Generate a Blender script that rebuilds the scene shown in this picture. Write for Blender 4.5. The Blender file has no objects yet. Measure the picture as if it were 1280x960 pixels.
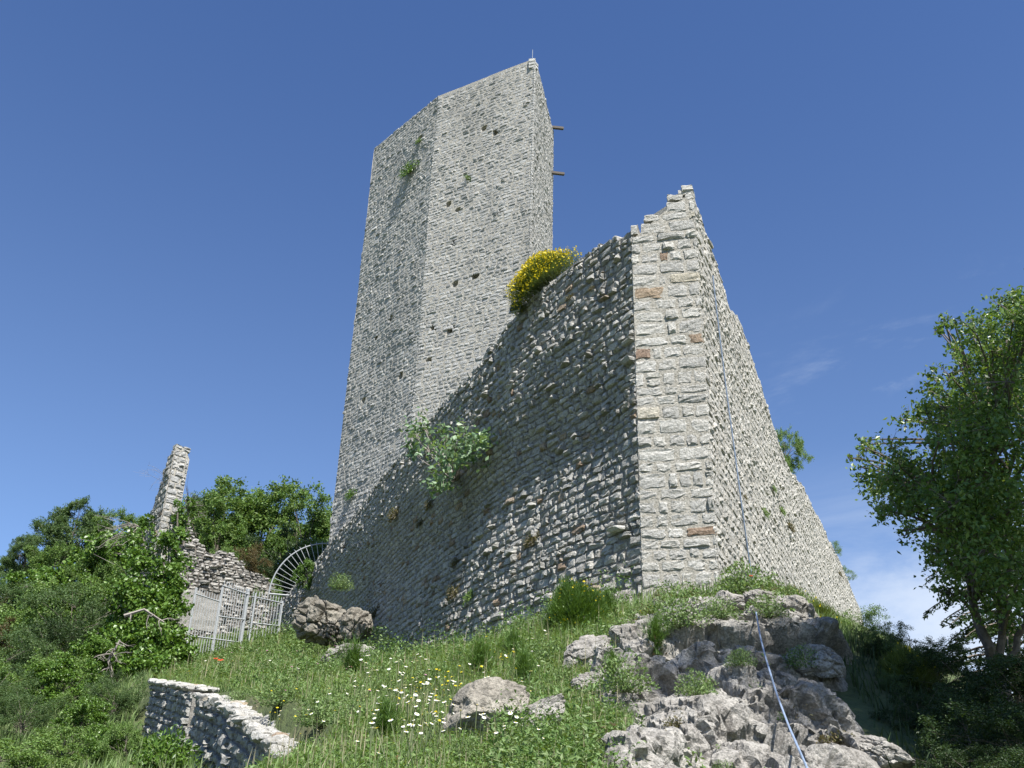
import bpy, bmesh, math
import numpy as np
from mathutils import Vector, Matrix
from mathutils.bvhtree import BVHTree

# ------------------------------------------------------------------ camera, sky, sun, exposure
S = bpy.context.scene
COL = S.collection
R_ = math.radians
SUN_AZ, SUN_EL = R_(156), R_(55)
FPX = 1256.0
PITCH, ROLL = R_(27), R_(1.816)
cF = np.array([0, math.cos(PITCH), math.sin(PITCH)])
_u0 = np.array([0, -math.sin(PITCH), math.cos(PITCH)])
_r0 = np.array([1., 0, 0])
cU = math.cos(ROLL) * _u0 - math.sin(ROLL) * _r0
cR = math.cos(ROLL) * _r0 + math.sin(ROLL) * _u0

cam = bpy.data.cameras.new('camera')
cam.sensor_width = 36.0
cam.lens = 36.0 * FPX / 1280.0
cam.clip_start, cam.clip_end = 0.1, 6000
camo = bpy.data.objects.new('camera', cam)
COL.objects.link(camo)
camo.matrix_world = Matrix(((cR[0], cU[0], -cF[0], 0), (cR[1], cU[1], -cF[1], 0), (cR[2], cU[2], -cF[2], 0), (0, 0, 0, 1)))
S.camera = camo

S.view_settings.view_transform = 'Standard'
S.view_settings.look = 'None'
S.view_settings.gamma = 1
S.view_settings.use_curve_mapping = False
S.view_settings.exposure = 1.0
SKY_STRENGTH, SUN_STRENGTH = 0.086, 5.0

W = bpy.data.worlds.new('World')
S.world = W
W.use_nodes = True
nt = W.node_tree
nt.nodes.clear()
wo = nt.nodes.new('ShaderNodeOutputWorld')
bg = nt.nodes.new('ShaderNodeBackground')
sky = nt.nodes.new('ShaderNodeTexSky')
sky.sky_type = 'NISHITA'
sky.sun_disc = False
sky.sun_elevation = SUN_EL
sky.sun_rotation = SUN_AZ
sky.altitude = 600
sky.air_density = 1.0
sky.dust_density = 0.3
sky.ozone_density = 8.0
bg.inputs['Strength'].default_value = SKY_STRENGTH
# thin high cloud, laid out on the sky's own directions
tc = nt.nodes.new('ShaderNodeTexCoord')
sep = nt.nodes.new('ShaderNodeSeparateXYZ')
nt.links.new(tc.outputs['Generated'], sep.inputs[0])
def wmath(op, a, b=None, c=None):
    n = nt.nodes.new('ShaderNodeMath'); n.operation = op
    for i, v in enumerate((a, b, c)):
        if v is None: continue
        if isinstance(v, (int, float)): n.inputs[i].default_value = v
        else: nt.links.new(v, n.inputs[i])
    return n.outputs[0]
zc = wmath('MAXIMUM', sep.outputs['Z'], 0.04)
px = wmath('DIVIDE', sep.outputs['X'], zc)
py = wmath('DIVIDE', sep.outputs['Y'], zc)
cmb = nt.nodes.new('ShaderNodeCombineXYZ')
nt.links.new(wmath('MULTIPLY', sep.outputs['X'], 2.6), cmb.inputs[0]); nt.links.new(wmath('MULTIPLY', sep.outputs['Y'], 2.6), cmb.inputs[1]); nt.links.new(wmath('MULTIPLY', wmath('ADD', sep.outputs['Z'], wmath('MULTIPLY', sep.outputs['X'], -.12)), 7.5), cmb.inputs[2])
cn = nt.nodes.new('ShaderNodeTexNoise')
cn.inputs['Scale'].default_value = 1.5; cn.inputs['Detail'].default_value = 7; cn.inputs['Roughness'].default_value = 0.62
cn.inputs['Distortion'].default_value = 0.5
nt.links.new(cmb.outputs[0], cn.inputs['Vector'])
def wmap(v, a, b, c, d):
    n = nt.nodes.new('ShaderNodeMapRange'); n.clamp = True; n.interpolation_type = 'SMOOTHSTEP'
    nt.links.new(v, n.inputs['Value'])
    for i, q in enumerate((a, b, c, d)): n.inputs[i + 1].default_value = q
    return n.outputs[0]
low = wmap(sep.outputs['Z'], 0.22, 0.40, 1.0, 0.0)            # cloud bank low in the sky
rgt = wmap(sep.outputs['X'], 0.12, 0.42, 0.0, 1.0)            # mostly towards the right
cl = wmath('MULTIPLY', wmap(cn.outputs['Fac'], 0.30, 0.60, 0.15, 1.0), wmath('MULTIPLY', low, rgt))
hi = wmath('MULTIPLY', wmap(cn.outputs['Fac'], 0.56, 0.74, 0.0, 0.32), wmath('MULTIPLY', rgt, wmap(sep.outputs['Z'], 0.40, 0.58, 1.0, 0.0)))
cm = wmath('MAXIMUM', wmath('MULTIPLY', cl, 0.8), hi)
mx = nt.nodes.new('ShaderNodeMix'); mx.data_type = 'RGBA'
nt.links.new(cm, mx.inputs['Factor'])
gr = nt.nodes.new('ShaderNodeMix'); gr.data_type = 'RGBA'
nt.links.new(wmap(sep.outputs['Z'], 0.30, 0.80, 0.0, 1.0), gr.inputs['Factor'])
gr.inputs['A'].default_value = (1.12, 1.02, 1.0, 1); gr.inputs['B'].default_value = (0.80, 0.85, 0.98, 1)
ml = nt.nodes.new('ShaderNodeMix'); ml.data_type = 'RGBA'; ml.blend_type = 'MULTIPLY'; ml.inputs['Factor'].default_value = 1
nt.links.new(sky.outputs[0], ml.inputs['A']); nt.links.new(gr.outputs['Result'], ml.inputs['B'])
nt.links.new(ml.outputs['Result'], mx.inputs['A'])
mx.inputs['B'].default_value = (5.0, 5.5, 6.2, 1)
nt.links.new(mx.outputs['Result'], bg.inputs['Color'])
nt.links.new(bg.outputs[0], wo.inputs[0])

sun = bpy.data.lights.new('sun', 'SUN')
sun.energy = SUN_STRENGTH
sun.angle = R_(0.5)
sun.color = (1.0, 0.965, 0.91)
suno = bpy.data.objects.new('sun', sun)
COL.objects.link(suno)
sdir = Vector((math.sin(SUN_AZ) * math.cos(SUN_EL), math.cos(SUN_AZ) * math.cos(SUN_EL), math.sin(SUN_EL)))
suno.rotation_euler = sdir.to_track_quat('Z', 'Y').to_euler()
suno.location = (20, -20, 40)

# ------------------------------------------------------------------ survey helpers
def ray(u, v):
    d = cF + (u - 640) / FPX * cR - (v - 480) / FPX * cU
    return d / math.hypot(d[0], d[1])
def at(u, v, D):                       # the place seen at (u, v), D metres away over the ground
    return ray(u, v) * D
def atz(u, v, z):
    d = ray(u, v); return d * z / d[2]
def pxm(D, v):                         # metres spanned by one pixel there
    d = ray(640, v); return D * math.sqrt(1 + d[2] ** 2) / FPX * math.cos(0)

# ------------------------------------------------------------------ numpy noise
def _h(i, j, k, s):
    n = (i.astype(np.int64) * 374761393 + j.astype(np.int64) * 668265263 + k.astype(np.int64) * 2147483647 + s * 974711) & 0xffffffff
    n = ((n ^ (n >> 13)) * 1274126177) & 0xffffffff
    n = ((n ^ (n >> 16)) * 2246822519) & 0xffffffff
    return ((n ^ (n >> 15)) & 0xffffff) / float(0xffffff)
def vnoise(P, s=0):
    P = np.asarray(P, float); f = np.floor(P); t = P - f; t = t * t * (3 - 2 * t)
    i, j, k = (f[..., a].astype(np.int64) for a in range(3)); x, y, z = t[..., 0], t[..., 1], t[..., 2]
    r = 0
    for a in (0, 1):
        for b in (0, 1):
            for c in (0, 1):
                r = r + (x if a else 1 - x) * (y if b else 1 - y) * (z if c else 1 - z) * _h(i + a, j + b, k + c, s)
    return r * 2 - 1
def fbm(P, s=0, o=4):
    P = np.asarray(P, float); r = 0; a = 1; t = 0
    for q in range(o):
        r = r + a * vnoise(P * 2 ** q + 17.3 * q, s + q); t += a; a *= .5
    return r / t
def voro(P, s=0):                      # F1, F2, cell value
    P = np.asarray(P, float); f = np.floor(P).astype(np.int64)
    d1 = np.full(P.shape[:-1], 9.); d2 = d1.copy(); idv = np.zeros(P.shape[:-1])
    for a in (-1, 0, 1):
        for b in (-1, 0, 1):
            for c in (-1, 0, 1):
                i, j, k = f[..., 0] + a, f[..., 1] + b, f[..., 2] + c
                dx = i + _h(i, j, k, s) - P[..., 0]; dy = j + _h(i, j, k, s + 1) - P[..., 1]; dz = k + _h(i, j, k, s + 2) - P[..., 2]
                d = np.sqrt(dx * dx + dy * dy + dz * dz)
                n = d < d1
                d2 = np.where(n, d1, np.minimum(d2, d)); idv = np.where(n, _h(i, j, k, s + 3), idv); d1 = np.where(n, d, d1)
    return d1, d2, idv
def sstep(x, a, b):
    t = np.clip((x - a) / (b - a), 0, 1); return t * t * (3 - 2 * t)

# ------------------------------------------------------------------ mesh helpers
def mesh_arrays(name, V, Q, mats, T=None, smooth=False, qmat=None):
    """quads Q (n,4) and triangles T (m,3)"""
    me = bpy.data.meshes.new(name)
    V = np.asarray(V, np.float32); Q = np.asarray(Q, np.int32).reshape(-1, 4)
    T = np.zeros((0, 3), np.int32) if T is None else np.asarray(T, np.int32).reshape(-1, 3)
    me.vertices.add(len(V)); me.vertices.foreach_set('co', V.ravel())
    nl = Q.size + T.size
    me.loops.add(nl); me.loops.foreach_set('vertex_index', np.concatenate([Q.ravel(), T.ravel()]))
    me.polygons.add(len(Q) + len(T))
    me.polygons.foreach_set('loop_start', np.concatenate([np.arange(len(Q)) * 4, Q.size + np.arange(len(T)) * 3]).astype(np.int32))
    for m in (mats if isinstance(mats, (list, tuple)) else [mats]): me.materials.append(m)
    if qmat is not None: me.polygons.foreach_set('material_index', np.asarray(qmat, np.int32))
    me.update(calc_edges=True)
    me.polygons.foreach_set('use_smooth', np.full(len(me.polygons), smooth))
    me.validate()
    return me
def tag(o, label=None, cat=None, group=None, kind=None):
    if label: o['label'] = label
    if cat: o['category'] = cat
    if group: o['group'] = group
    if kind: o['kind'] = kind
    return o
def link(name, me, parent=None, loc=None):
    o = bpy.data.objects.new(name, me); COL.objects.link(o)
    if parent is not None: o.parent = parent
    if loc is not None: o.location = loc
    return o
def thing(name, label, cat, loc=(0, 0, 0), group=None, kind=None):
    o = bpy.data.objects.new(name, None); COL.objects.link(o); o.location = loc; o.empty_display_size = .2
    return tag(o, label, cat, group, kind)
def dup(o, loc, rz=0, sc=1, label=None, group=None, parent=None):
    c = o.copy(); COL.objects.link(c)
    if parent is not None: c.parent = parent
    else:
        c.location = loc; c.rotation_euler = (0, 0, rz); c.scale = (sc, sc, sc) if isinstance(sc, (int, float)) else sc
        if label: c['label'] = label
        if group: c['group'] = group
    for ch in o.children: dup(ch, None, parent=c)
    return c
class MB:
    def __init__(s): s.V = []; s.Q = []; s.T = []; s.n = 0
    def add(s, V, Q=None, T=None):
        V = np.asarray(V, float).reshape(-1, 3)
        if Q is not None and len(Q): s.Q.append(np.asarray(Q).reshape(-1, 4) + s.n)
        if T is not None and len(T): s.T.append(np.asarray(T).reshape(-1, 3) + s.n)
        s.V.append(V); s.n += len(V)
    def tube(s, pts, rad, n=6, cap=True):
        pts = np.asarray(pts, float); m = len(pts)
        rad = np.full(m, rad, float) if np.isscalar(rad) else np.asarray(rad, float)
        tg = np.gradient(pts, axis=0); tg /= np.linalg.norm(tg, axis=1)[:, None] + 1e-9
        ref = np.array([0, 0, 1.]) if abs(tg[0][2]) < .9 else np.array([1., 0, 0])
        a = np.cross(tg, ref); a /= np.linalg.norm(a, axis=1)[:, None] + 1e-9
        b = np.cross(tg, a)
        th = np.arange(n) * 2 * math.pi / n
        V = pts[:, None] + rad[:, None, None] * (np.cos(th)[None, :, None] * a[:, None] + np.sin(th)[None, :, None] * b[:, None])
        i = np.arange(m - 1)[:, None] * n; j = np.arange(n)[None]; j2 = (j + 1) % n
        Q = np.stack([i + j, i + j2, i + n + j2, i + n + j], -1).reshape(-1, 4)
        V = V.reshape(-1, 3); T = []
        if cap:
            V = np.vstack([V, pts[0], pts[-1]]); k = m * n
            T = [[k, (q + 1) % n, q] for q in range(n)] + [[k + 1, (m - 1) * n + q, (m - 1) * n + (q + 1) % n] for q in range(n)]
        s.add(V, Q, T)
    def box(s, c, x, y, z, hx, hy, hz, bev=0):
        c = np.asarray(c, float); V = []
        for k in (-1, 1):
            for (i, j) in ((-1, -1), (1, -1), (1, 1), (-1, 1)):
                V.append(c + i * hx * np.asarray(x) + j * hy * np.asarray(y) + k * hz * np.asarray(z))
        s.add(V, [[3, 2, 1, 0], [4, 5, 6, 7], [0, 1, 5, 4], [1, 2, 6, 5], [2, 3, 7, 6], [3, 0, 4, 7]])
    def build(s, name, mat, parent=None, smooth=False, loc=None):
        V = np.vstack(s.V); Q = np.vstack(s.Q) if s.Q else []; T = np.vstack(s.T) if s.T else None
        return link(name, mesh_arrays(name, V, Q, mat, T, smooth), parent, loc)
XA, YA, ZA = np.eye(3)

# ------------------------------------------------------------------ materials
def newmat(name):
    m = bpy.data.materials.new(name); m.use_nodes = True
    return m, m.node_tree, m.node_tree.nodes['Principled BSDF']
def ramp(t, src, stops):
    r = t.nodes.new('ShaderNodeValToRGB'); e = r.color_ramp.elements
    while len(e) < len(stops): e.new(.5)
    for q, (p, c) in zip(e, stops): q.position = p; q.color = (*c, 1)
    t.links.new(src, r.inputs[0]); return r.outputs[0]
def noise(t, scale, det=4, rough=.55, vec=None, dist=0):
    n = t.nodes.new('ShaderNodeTexNoise'); n.inputs['Scale'].default_value = scale; n.inputs['Detail'].default_value = det
    n.inputs['Roughness'].default_value = rough; n.inputs['Distortion'].default_value = dist
    if vec is not None: t.links.new(vec, n.inputs['Vector'])
    return n.outputs['Fac']
def objco(t, scale=None):
    c = t.nodes.new('ShaderNodeTexCoord').outputs['Object']
    if scale is None: return c
    m = t.nodes.new('ShaderNodeMapping'); m.inputs['Scale'].default_value = scale; t.links.new(c, m.inputs[0]); return m.outputs[0]
def mixc(t, fac, a, b, mode='MIX'):
    m = t.nodes.new('ShaderNodeMix'); m.data_type = 'RGBA'; m.blend_type = mode
    for k, v in (('Factor', fac), ('A', a), ('B', b)):
        if isinstance(v, (int, float)): m.inputs[k].default_value = v
        elif isinstance(v, tuple): m.inputs[k].default_value = (*v, 1)
        else: t.links.new(v, m.inputs[k])
    return m.outputs['Result']
def maprange(t, v, a, b, c=0., d=1.):
    n = t.nodes.new('ShaderNodeMapRange'); n.clamp = True; t.links.new(v, n.inputs['Value'])
    for i, q in enumerate((a, b, c, d)): n.inputs[i + 1].default_value = q
    return n.outputs[0]
def bump(t, bs, h, strength=.5, dist=.02):
    b = t.nodes.new('ShaderNodeBump'); b.inputs['Strength'].default_value = strength; b.inputs['Distance'].default_value = dist
    t.links.new(h, b.inputs['Height']); t.links.new(b.outputs[0], bs.inputs['Normal'])
def island(t): return t.nodes.new('ShaderNodeNewGeometry').outputs['Random Per Island']

def stone_mat(name, stops, dark=(.12, .12, .11), stain=.45, scale=1.0, lichen=.5):
    m, t, b = newmat(name); co = objco(t)
    c = ramp(t, island(t), stops)
    fine = noise(t, 20 * scale, 6, .72, co)
    c = mixc(t, maprange(t, fine, .46, .62, 0, .75), c, mixc(t, 1.0, c, (.50, .49, .46), 'MULTIPLY'))
    c = mixc(t, maprange(t, fine, .30, .42, .5, 0), c, (.62, .61, .58))
    sp = noise(t, 9 * scale, 5, .7, co, .6)
    c = mixc(t, maprange(t, sp, .56, .68, 0, lichen), c, dark)                 # grey lichen blotches
    big = noise(t, .38, 4, .6, objco(t, (1, 1, .35)))
    c = mixc(t, maprange(t, big, .52, .72, 0, stain), c, dark)                 # weathered streaks
    t.links.new(c, b.inputs['Base Color']); b.inputs['Roughness'].default_value = .92
    b.inputs['Specular IOR Level'].default_value = .2
    bump(t, b, noise(t, 24 * scale, 7, .72, co), 1.0, .05)
    return m
def plain(name, c, rough=.6, metal=0, var=.25, scale=14):
    m, t, b = newmat(name)
    f = noise(t, scale, 4, .6, objco(t))
    cc = mixc(t, maprange(t, f, .35, .7, 0, 1), c, tuple(q * (1 - var) for q in c))
    t.links.new(cc, b.inputs['Base Color']); b.inputs['Roughness'].default_value = rough; b.inputs['Metallic'].default_value = metal
    bump(t, b, f, .15, .01)
    return m
def leaf_mat(name, stops, trans=.3, rough=.5, spec=.3):
    m, t, b = newmat(name)
    c = ramp(t, island(t), stops)
    t.links.new(c, b.inputs['Base Color']); b.inputs['Roughness'].default_value = rough; b.inputs['Specular IOR Level'].default_value = spec
    tr = t.nodes.new('ShaderNodeBsdfTranslucent'); t.links.new(mixc(t, 1.0, c, (1.25, 1.2, .5), 'MULTIPLY'), tr.inputs[0])
    ms = t.nodes.new('ShaderNodeMixShader'); ms.inputs[0].default_value = trans
    t.links.new(b.outputs[0], ms.inputs[1]); t.links.new(tr.outputs[0], ms.inputs[2])
    t.links.new(ms.outputs[0], t.nodes['Material Output'].inputs[0])
    return m

WHITE_ST = [(0, (.46, .445, .405)), (.3, (.53, .515, .47)), (.6, (.42, .41, .38)), (.92, (.58, .565, .52)), (.965, (.48, .44, .35)), (.988, (.40, .32, .22)), (1, (.28, .20, .15))]
M = {}
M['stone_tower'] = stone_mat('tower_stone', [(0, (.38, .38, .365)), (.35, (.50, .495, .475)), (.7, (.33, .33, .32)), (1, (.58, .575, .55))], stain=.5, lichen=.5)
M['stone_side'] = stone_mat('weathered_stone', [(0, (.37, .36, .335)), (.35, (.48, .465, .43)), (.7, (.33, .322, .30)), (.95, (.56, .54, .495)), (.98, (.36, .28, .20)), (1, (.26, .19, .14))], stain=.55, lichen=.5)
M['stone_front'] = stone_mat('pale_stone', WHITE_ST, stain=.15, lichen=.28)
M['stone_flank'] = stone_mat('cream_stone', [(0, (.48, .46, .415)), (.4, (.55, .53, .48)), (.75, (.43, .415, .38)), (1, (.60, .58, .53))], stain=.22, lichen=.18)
M['stone_rubble'] = stone_mat('rubble_stone', [(0, (.36, .34, .31)), (.4, (.44, .42, .38)), (.75, (.30, .285, .265)), (1, (.49, .465, .425))], stain=.2)
M['stone_terrace'] = stone_mat('terrace_stone', [(0, (.36, .35, .32)), (.4, (.44, .43, .39)), (.75, (.30, .295, .28)), (1, (.50, .485, .44))], stain=.35)
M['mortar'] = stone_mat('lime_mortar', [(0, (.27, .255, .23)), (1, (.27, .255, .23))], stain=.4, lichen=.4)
M['mortar_pale'] = stone_mat('pale_mortar', [(0, (.44, .415, .36)), (1, (.44, .415, .36))], stain=.15, lichen=.3)
M['plaster'] = stone_mat('old_plaster', [(0, (.31, .30, .275)), (1, (.31, .30, .275))], stain=.3, lichen=.25)

M['mortar_brown'] = stone_mat('earth_mortar', [(0, (.17, .155, .135)), (1, (.17, .155, .135))], stain=.3, lichen=.3)
def rock_mat(k=1.):
    m, t, b = newmat('limestone'); co = objco(t)
    n1 = noise(t, 1.3, 6, .62, co, .4); n2 = noise(t, 7, 6, .7, co, .5); n3 = noise(t, 40, 4, .7, co)
    c = ramp(t, n1, [(.25, (.18, .165, .145)), (.45, (.31, .29, .26)), (.6, (.43, .41, .37)), (.8, (.24, .225, .20))])
    c = mixc(t, maprange(t, n2, .50, .66, 0, .8), c, (.12, .115, .105))
    c = mixc(t, maprange(t, n2, .30, .40, .6, 0), c, (.50, .48, .43))
    c = mixc(t, maprange(t, n3, .46, .62, 0, .7), c, (.13, .125, .11))
    c = mixc(t, maprange(t, n3, .30, .42, .55, 0), c, (.52, .50, .46))
    if k < 1: c = mixc(t, 1.0, c, (k * 1.03, k, k * .93), 'MULTIPLY')
    t.links.new(c, b.inputs['Base Color']); b.inputs['Roughness'].default_value = .95; b.inputs['Specular IOR Level'].default_value = .15
    add = t.nodes.new('ShaderNodeMath'); add.operation = 'ADD'
    t.links.new(n2, add.inputs[0]); t.links.new(n3, add.inputs[1])
    bump(t, b, add.outputs[0], .8, .04)
    return m
M['rock'] = rock_mat()
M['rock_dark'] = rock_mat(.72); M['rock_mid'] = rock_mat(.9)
def soil_mat():
    m, t, b = newmat('grassy_soil'); co = objco(t)
    n1 = noise(t, .9, 6, .65, co); n2 = noise(t, 9, 5, .7, co)
    c = ramp(t, n1, [(.3, (.05, .075, .022)), (.5, (.075, .10, .032)), (.7, (.11, .10, .05))])
    c = mixc(t, maprange(t, n2, .45, .7, 0, .6), c, (.035, .05, .018))
    t.links.new(c, b.inputs['Base Color']); b.inputs['Roughness'].default_value = 1
    bump(t, b, n2, 1, .06); return m
M['soil'] = soil_mat()
M['bark'] = plain('grey_bark', (.16, .135, .11), .95, var=.5, scale=20)
M['bark_pale'] = plain('pale_bark', (.20, .175, .145), .95, var=.4, scale=20)
M['twig'] = plain('dead_twig', (.27, .24, .21), .95, var=.3)
M['stem'] = plain('green_stem', (.10, .13, .05), .8)
M['metal'] = plain('grey_painted_iron', (.36, .38, .39), .5, .0, .25)
M['wood'] = plain('weathered_wood', (.10, .085, .07), .9)
M['rust'] = plain('rusty_iron', (.20, .065, .035), .9, var=.5, scale=40)
M['lampbody'] = plain('green_grey_paint', (.09, .11, .09), .5)
M['glassy'] = plain('dark_glass', (.05, .06, .06), .15)
M['cable'] = plain('blue_white_sheath', (.25, .32, .44), .5)
G = lambda *c: [(i / (len(c) - 1), q) for i, q in enumerate(c)]
M['leaf_tree'] = leaf_mat('leaf_tree', G((0.064, 0.122, 0.026), (0.094, 0.172, 0.037), (0.122, 0.209, 0.046), (0.172, 0.237, 0.064)))
M['leaf_right'] = leaf_mat('leaf_glossy', G((0.067, 0.123, 0.029), (0.095, 0.174, 0.040), (0.134, 0.224, 0.053), (0.202, 0.269, 0.079)), .38, .38, .45)
M['leaf_weed'] = leaf_mat('leaf_weed', G((0.092, 0.160, 0.047), (0.132, 0.211, 0.063), (0.172, 0.256, 0.089), (0.218, 0.282, 0.126)))
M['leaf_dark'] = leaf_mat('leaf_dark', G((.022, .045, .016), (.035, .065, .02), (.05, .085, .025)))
M['leaf_blue'] = leaf_mat('leaf_oak', G((0.060, 0.111, 0.040), (0.085, 0.144, 0.051), (0.118, 0.178, 0.061)))
M['leaf_shrub'] = leaf_mat('leaf_shrub', G((0.086, 0.151, 0.040), (0.117, 0.206, 0.048), (0.148, 0.246, 0.058), (0.187, 0.253, 0.086)))
M['leaf_ivy'] = leaf_mat('leaf_ivy', G((0.048, 0.106, 0.015), (0.079, 0.158, 0.021), (0.116, 0.211, 0.032), (0.148, 0.232, 0.048)), .25, .4, .45)
M['leaf_fig'] = leaf_mat('leaf_fig', G((0.124, 0.209, 0.101), (0.171, 0.269, 0.138), (0.248, 0.345, 0.203)), .3, .45, .4)
M['leaf_brown'] = leaf_mat('leaf_dry', G((.09, .085, .035), (.13, .105, .05), (.08, .095, .03), (.16, .12, .06)))
M['leaf_red'] = leaf_mat('leaf_russet', G((.11, .075, .03), (.09, .085, .03), (.13, .085, .035)))
M['leaf_fennel'] = leaf_mat('leaf_feathery', G((0.057, 0.115, 0.022), (0.086, 0.161, 0.031), (0.115, 0.196, 0.044)))
M['leaf_broom'] = leaf_mat('leaf_broom', G((.09, .14, .03), (.13, .18, .04), (.17, .21, .05)))
M['grass'] = leaf_mat('grass_blade', G((0.105, 0.171, 0.055), (0.147, 0.226, 0.075), (0.179, 0.264, 0.090), (0.210, 0.286, 0.110), (0.273, 0.297, 0.160)), .35, .55, .3)
M['straw'] = leaf_mat('dry_stalk', G((.26, .23, .14), (.34, .31, .20), (.20, .20, .10)), .2)
M['yellow'] = leaf_mat('yellow_petal', G((.62, .48, .01), (.72, .58, .02), (.55, .45, .02)), .2)
M['white_petal'] = leaf_mat('white_petal', G((.78, .78, .74), (.82, .82, .80)), .2)
M['red_petal'] = leaf_mat('red_petal', G((.60, .05, .015), (.68, .08, .02)), .25)
M['pink_petal'] = leaf_mat('pink_petal', G((.45, .20, .32), (.52, .26, .38)), .25)

# ------------------------------------------------------------------ terrain
def tps(P):
    P = np.asarray(P, float); n = len(P); X = P[:, :2]
    def k(A, B):
        d = np.linalg.norm(A[:, None] - B[None], axis=2); return np.where(d > 1e-9, d * d * np.log(d + 1e-12), 0)
    A = np.zeros((n + 3, n + 3)); A[:n, :n] = k(X, X) + np.eye(n) * .15
    A[:n, n] = 1; A[:n, n + 1:] = X; A[n, :n] = 1; A[n + 1:, :n] = X.T
    w = np.linalg.solve(A, np.concatenate([P[:, 2], np.zeros(3)]))
    def f(x, y):
        q = np.stack([np.ravel(x), np.ravel(y)], 1); out = np.empty(len(q))
        for i in range(0, len(q), 20000):
            s = q[i:i + 20000]; out[i:i + 20000] = k(s, X) @ w[:n] + w[n] + s @ w[n + 1:]
        return out.reshape(np.shape(x))
    return f
upA = [(0, 0, -1.6), (-4, 0, -2.0), (4, 0, -1.7), (0, 3, -.75), (0, -6, -2.6), (-4, -6, -2.8), (8, -4, -2.4)]
upA += [tuple(at(*q)) for q in [(400, 960, 7), (520, 960, 6.5), (640, 960, 6.8), (750, 962, 7.2), (900, 965, 8), (1040, 965, 9),
    (480, 885, 12), (600, 880, 11), (700, 850, 12.5), (740, 800, 14.5), (830, 752, 16.6), (885, 742, 17.3), (960, 742, 17.3), (1040, 795, 15), (1090, 850, 12.5),
    (700, 795, 19.4), (640, 818, 21.5), (560, 826, 25), (470, 812, 32), (400, 802, 40), (347, 798, 47),
    (430, 850, 18), (350, 860, 18), (300, 852, 24), (250, 848, 30), (219, 832, 41.5), (300, 807, 44),
    (930, 738, 22), (1000, 752, 33), (1070, 790, 50), (320, 790, 50), (250, 800, 50)]]
upA += [(7.5, 12, .9), (8, 16, 1.8), (12, 24, 3.5), (20, 40, 6.5), (9, 8, -.6), (30, 20, 0), (24, 60, 9), (0, 70, 14), (-14, 70, 15)]
gA = tps(upA)
loB = [(-4, 0, -2.4), (-6, -6, -3), (-2.6, 5, -1.3), (-12, 2, -2.2), (-30, 10, -1)]
loB += [tuple(at(*q)) for q in [(100, 985, 19), (172, 935, 23.5), (240, 975, 15.5), (0, 985, 22), (-150, 960, 24), (0, 850, 42), (100, 840, 42), (-150, 850, 45), (180, 850, 38), (-100, 760, 60), (150, 740, 60)]]
loB += [(-40, 80, 14), (-20, 80, 15)]
gB = tps(loB)
RW = np.array([(-2.2, -2), (-1.9, 4), at(368, 962, 10.4)[:2], at(330, 925, 12.5)[:2], at(258, 876, 17.5)[:2], at(190, 853, 24)[:2], at(205, 840, 34)[:2], at(205, 830, 42)[:2], at(220, 820, 52)[:2], at(225, 800, 90)[:2]])
def sd_rw(x, y):                        # how far left of the terrace line
    x = np.asarray(x, float); y = np.asarray(y, float)
    return np.interp(y, RW[:, 1], RW[:, 0]) - x
def ground(x, y):
    x = np.asarray(x, float); y = np.asarray(y, float)
    d = sd_rw(x, y)
    wide = np.where(y < 26, .25, np.clip((y - 26) * .6, .25, 4))
    w = np.where(y < 26, sstep(d, -.45, -.12), sstep(d, -.05, wide))
    z = gA(x, y) * (1 - w) + gB(x, y) * w
    z = z + .10 * fbm(np.stack([x * .8, y * .8, 0 * x], -1), 3, 4)
    r = np.hypot(x + 4, y - 26)
    far = -6 + 4 * fbm(np.stack([x * .01, y * .01, 0 * x], -1), 8, 3)
    k = sstep(r, 42, 110)
    return np.clip(z, -30, 22) * (1 - k) + far * k
def axis(lo, hi, step, far):
    a = list(np.arange(lo, hi + 1e-6, step)); s = step; p = hi
    while p < far: s *= 1.35; p += s; a.append(p)
    s = step; p = lo
    while p > -far: s *= 1.35; p -= s; a.insert(0, p)
    return np.array(a)
def grid_quads(nx, ny):
    i, j = np.meshgrid(np.arange(nx - 1), np.arange(ny - 1), indexing='ij'); a = i * ny + j
    return np.stack([a, a + ny, a + ny + 1, a + 1], -1).reshape(-1, 4)
gx, gy = axis(-16, 10, .2, 2500), axis(-2, 54, .25, 2500)
GX, GY = np.meshgrid(gx, gy, indexing='ij')
GV = np.stack([GX, GY, ground(GX, GY)], -1).reshape(-1, 3)
gme = mesh_arrays('ground', GV, grid_quads(len(gx), len(gy)), M['soil'], smooth=True)
go = tag(link('ground', gme), 'green hillside climbing to the castle', 'ground', kind='structure')
BV = []
def add_bvh(V, Q): BV.append(BVHTree.FromPolygons([tuple(v) for v in V], [tuple(q) for q in Q]))
nx_, ny_ = len(gx), len(gy)
add_bvh(GV, grid_quads(nx_, ny_))
def hit(u, v, which=None):              # first surface met from the viewpoint in that direction
    d = Vector(ray(u, v)).normalized(); best = None
    for i, b in enumerate(BV):
        if which is not None and i not in which: continue
        r = b.ray_cast(Vector((0, 0, 0)), d, 300)
        if r[0] is not None and (best is None or r[3] < best[3]): best = r
    if best is None: return None, None
    n = best[1]
    if n.dot(d) > 0: n = -n
    return np.array(best[0]), np.array(n)

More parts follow.
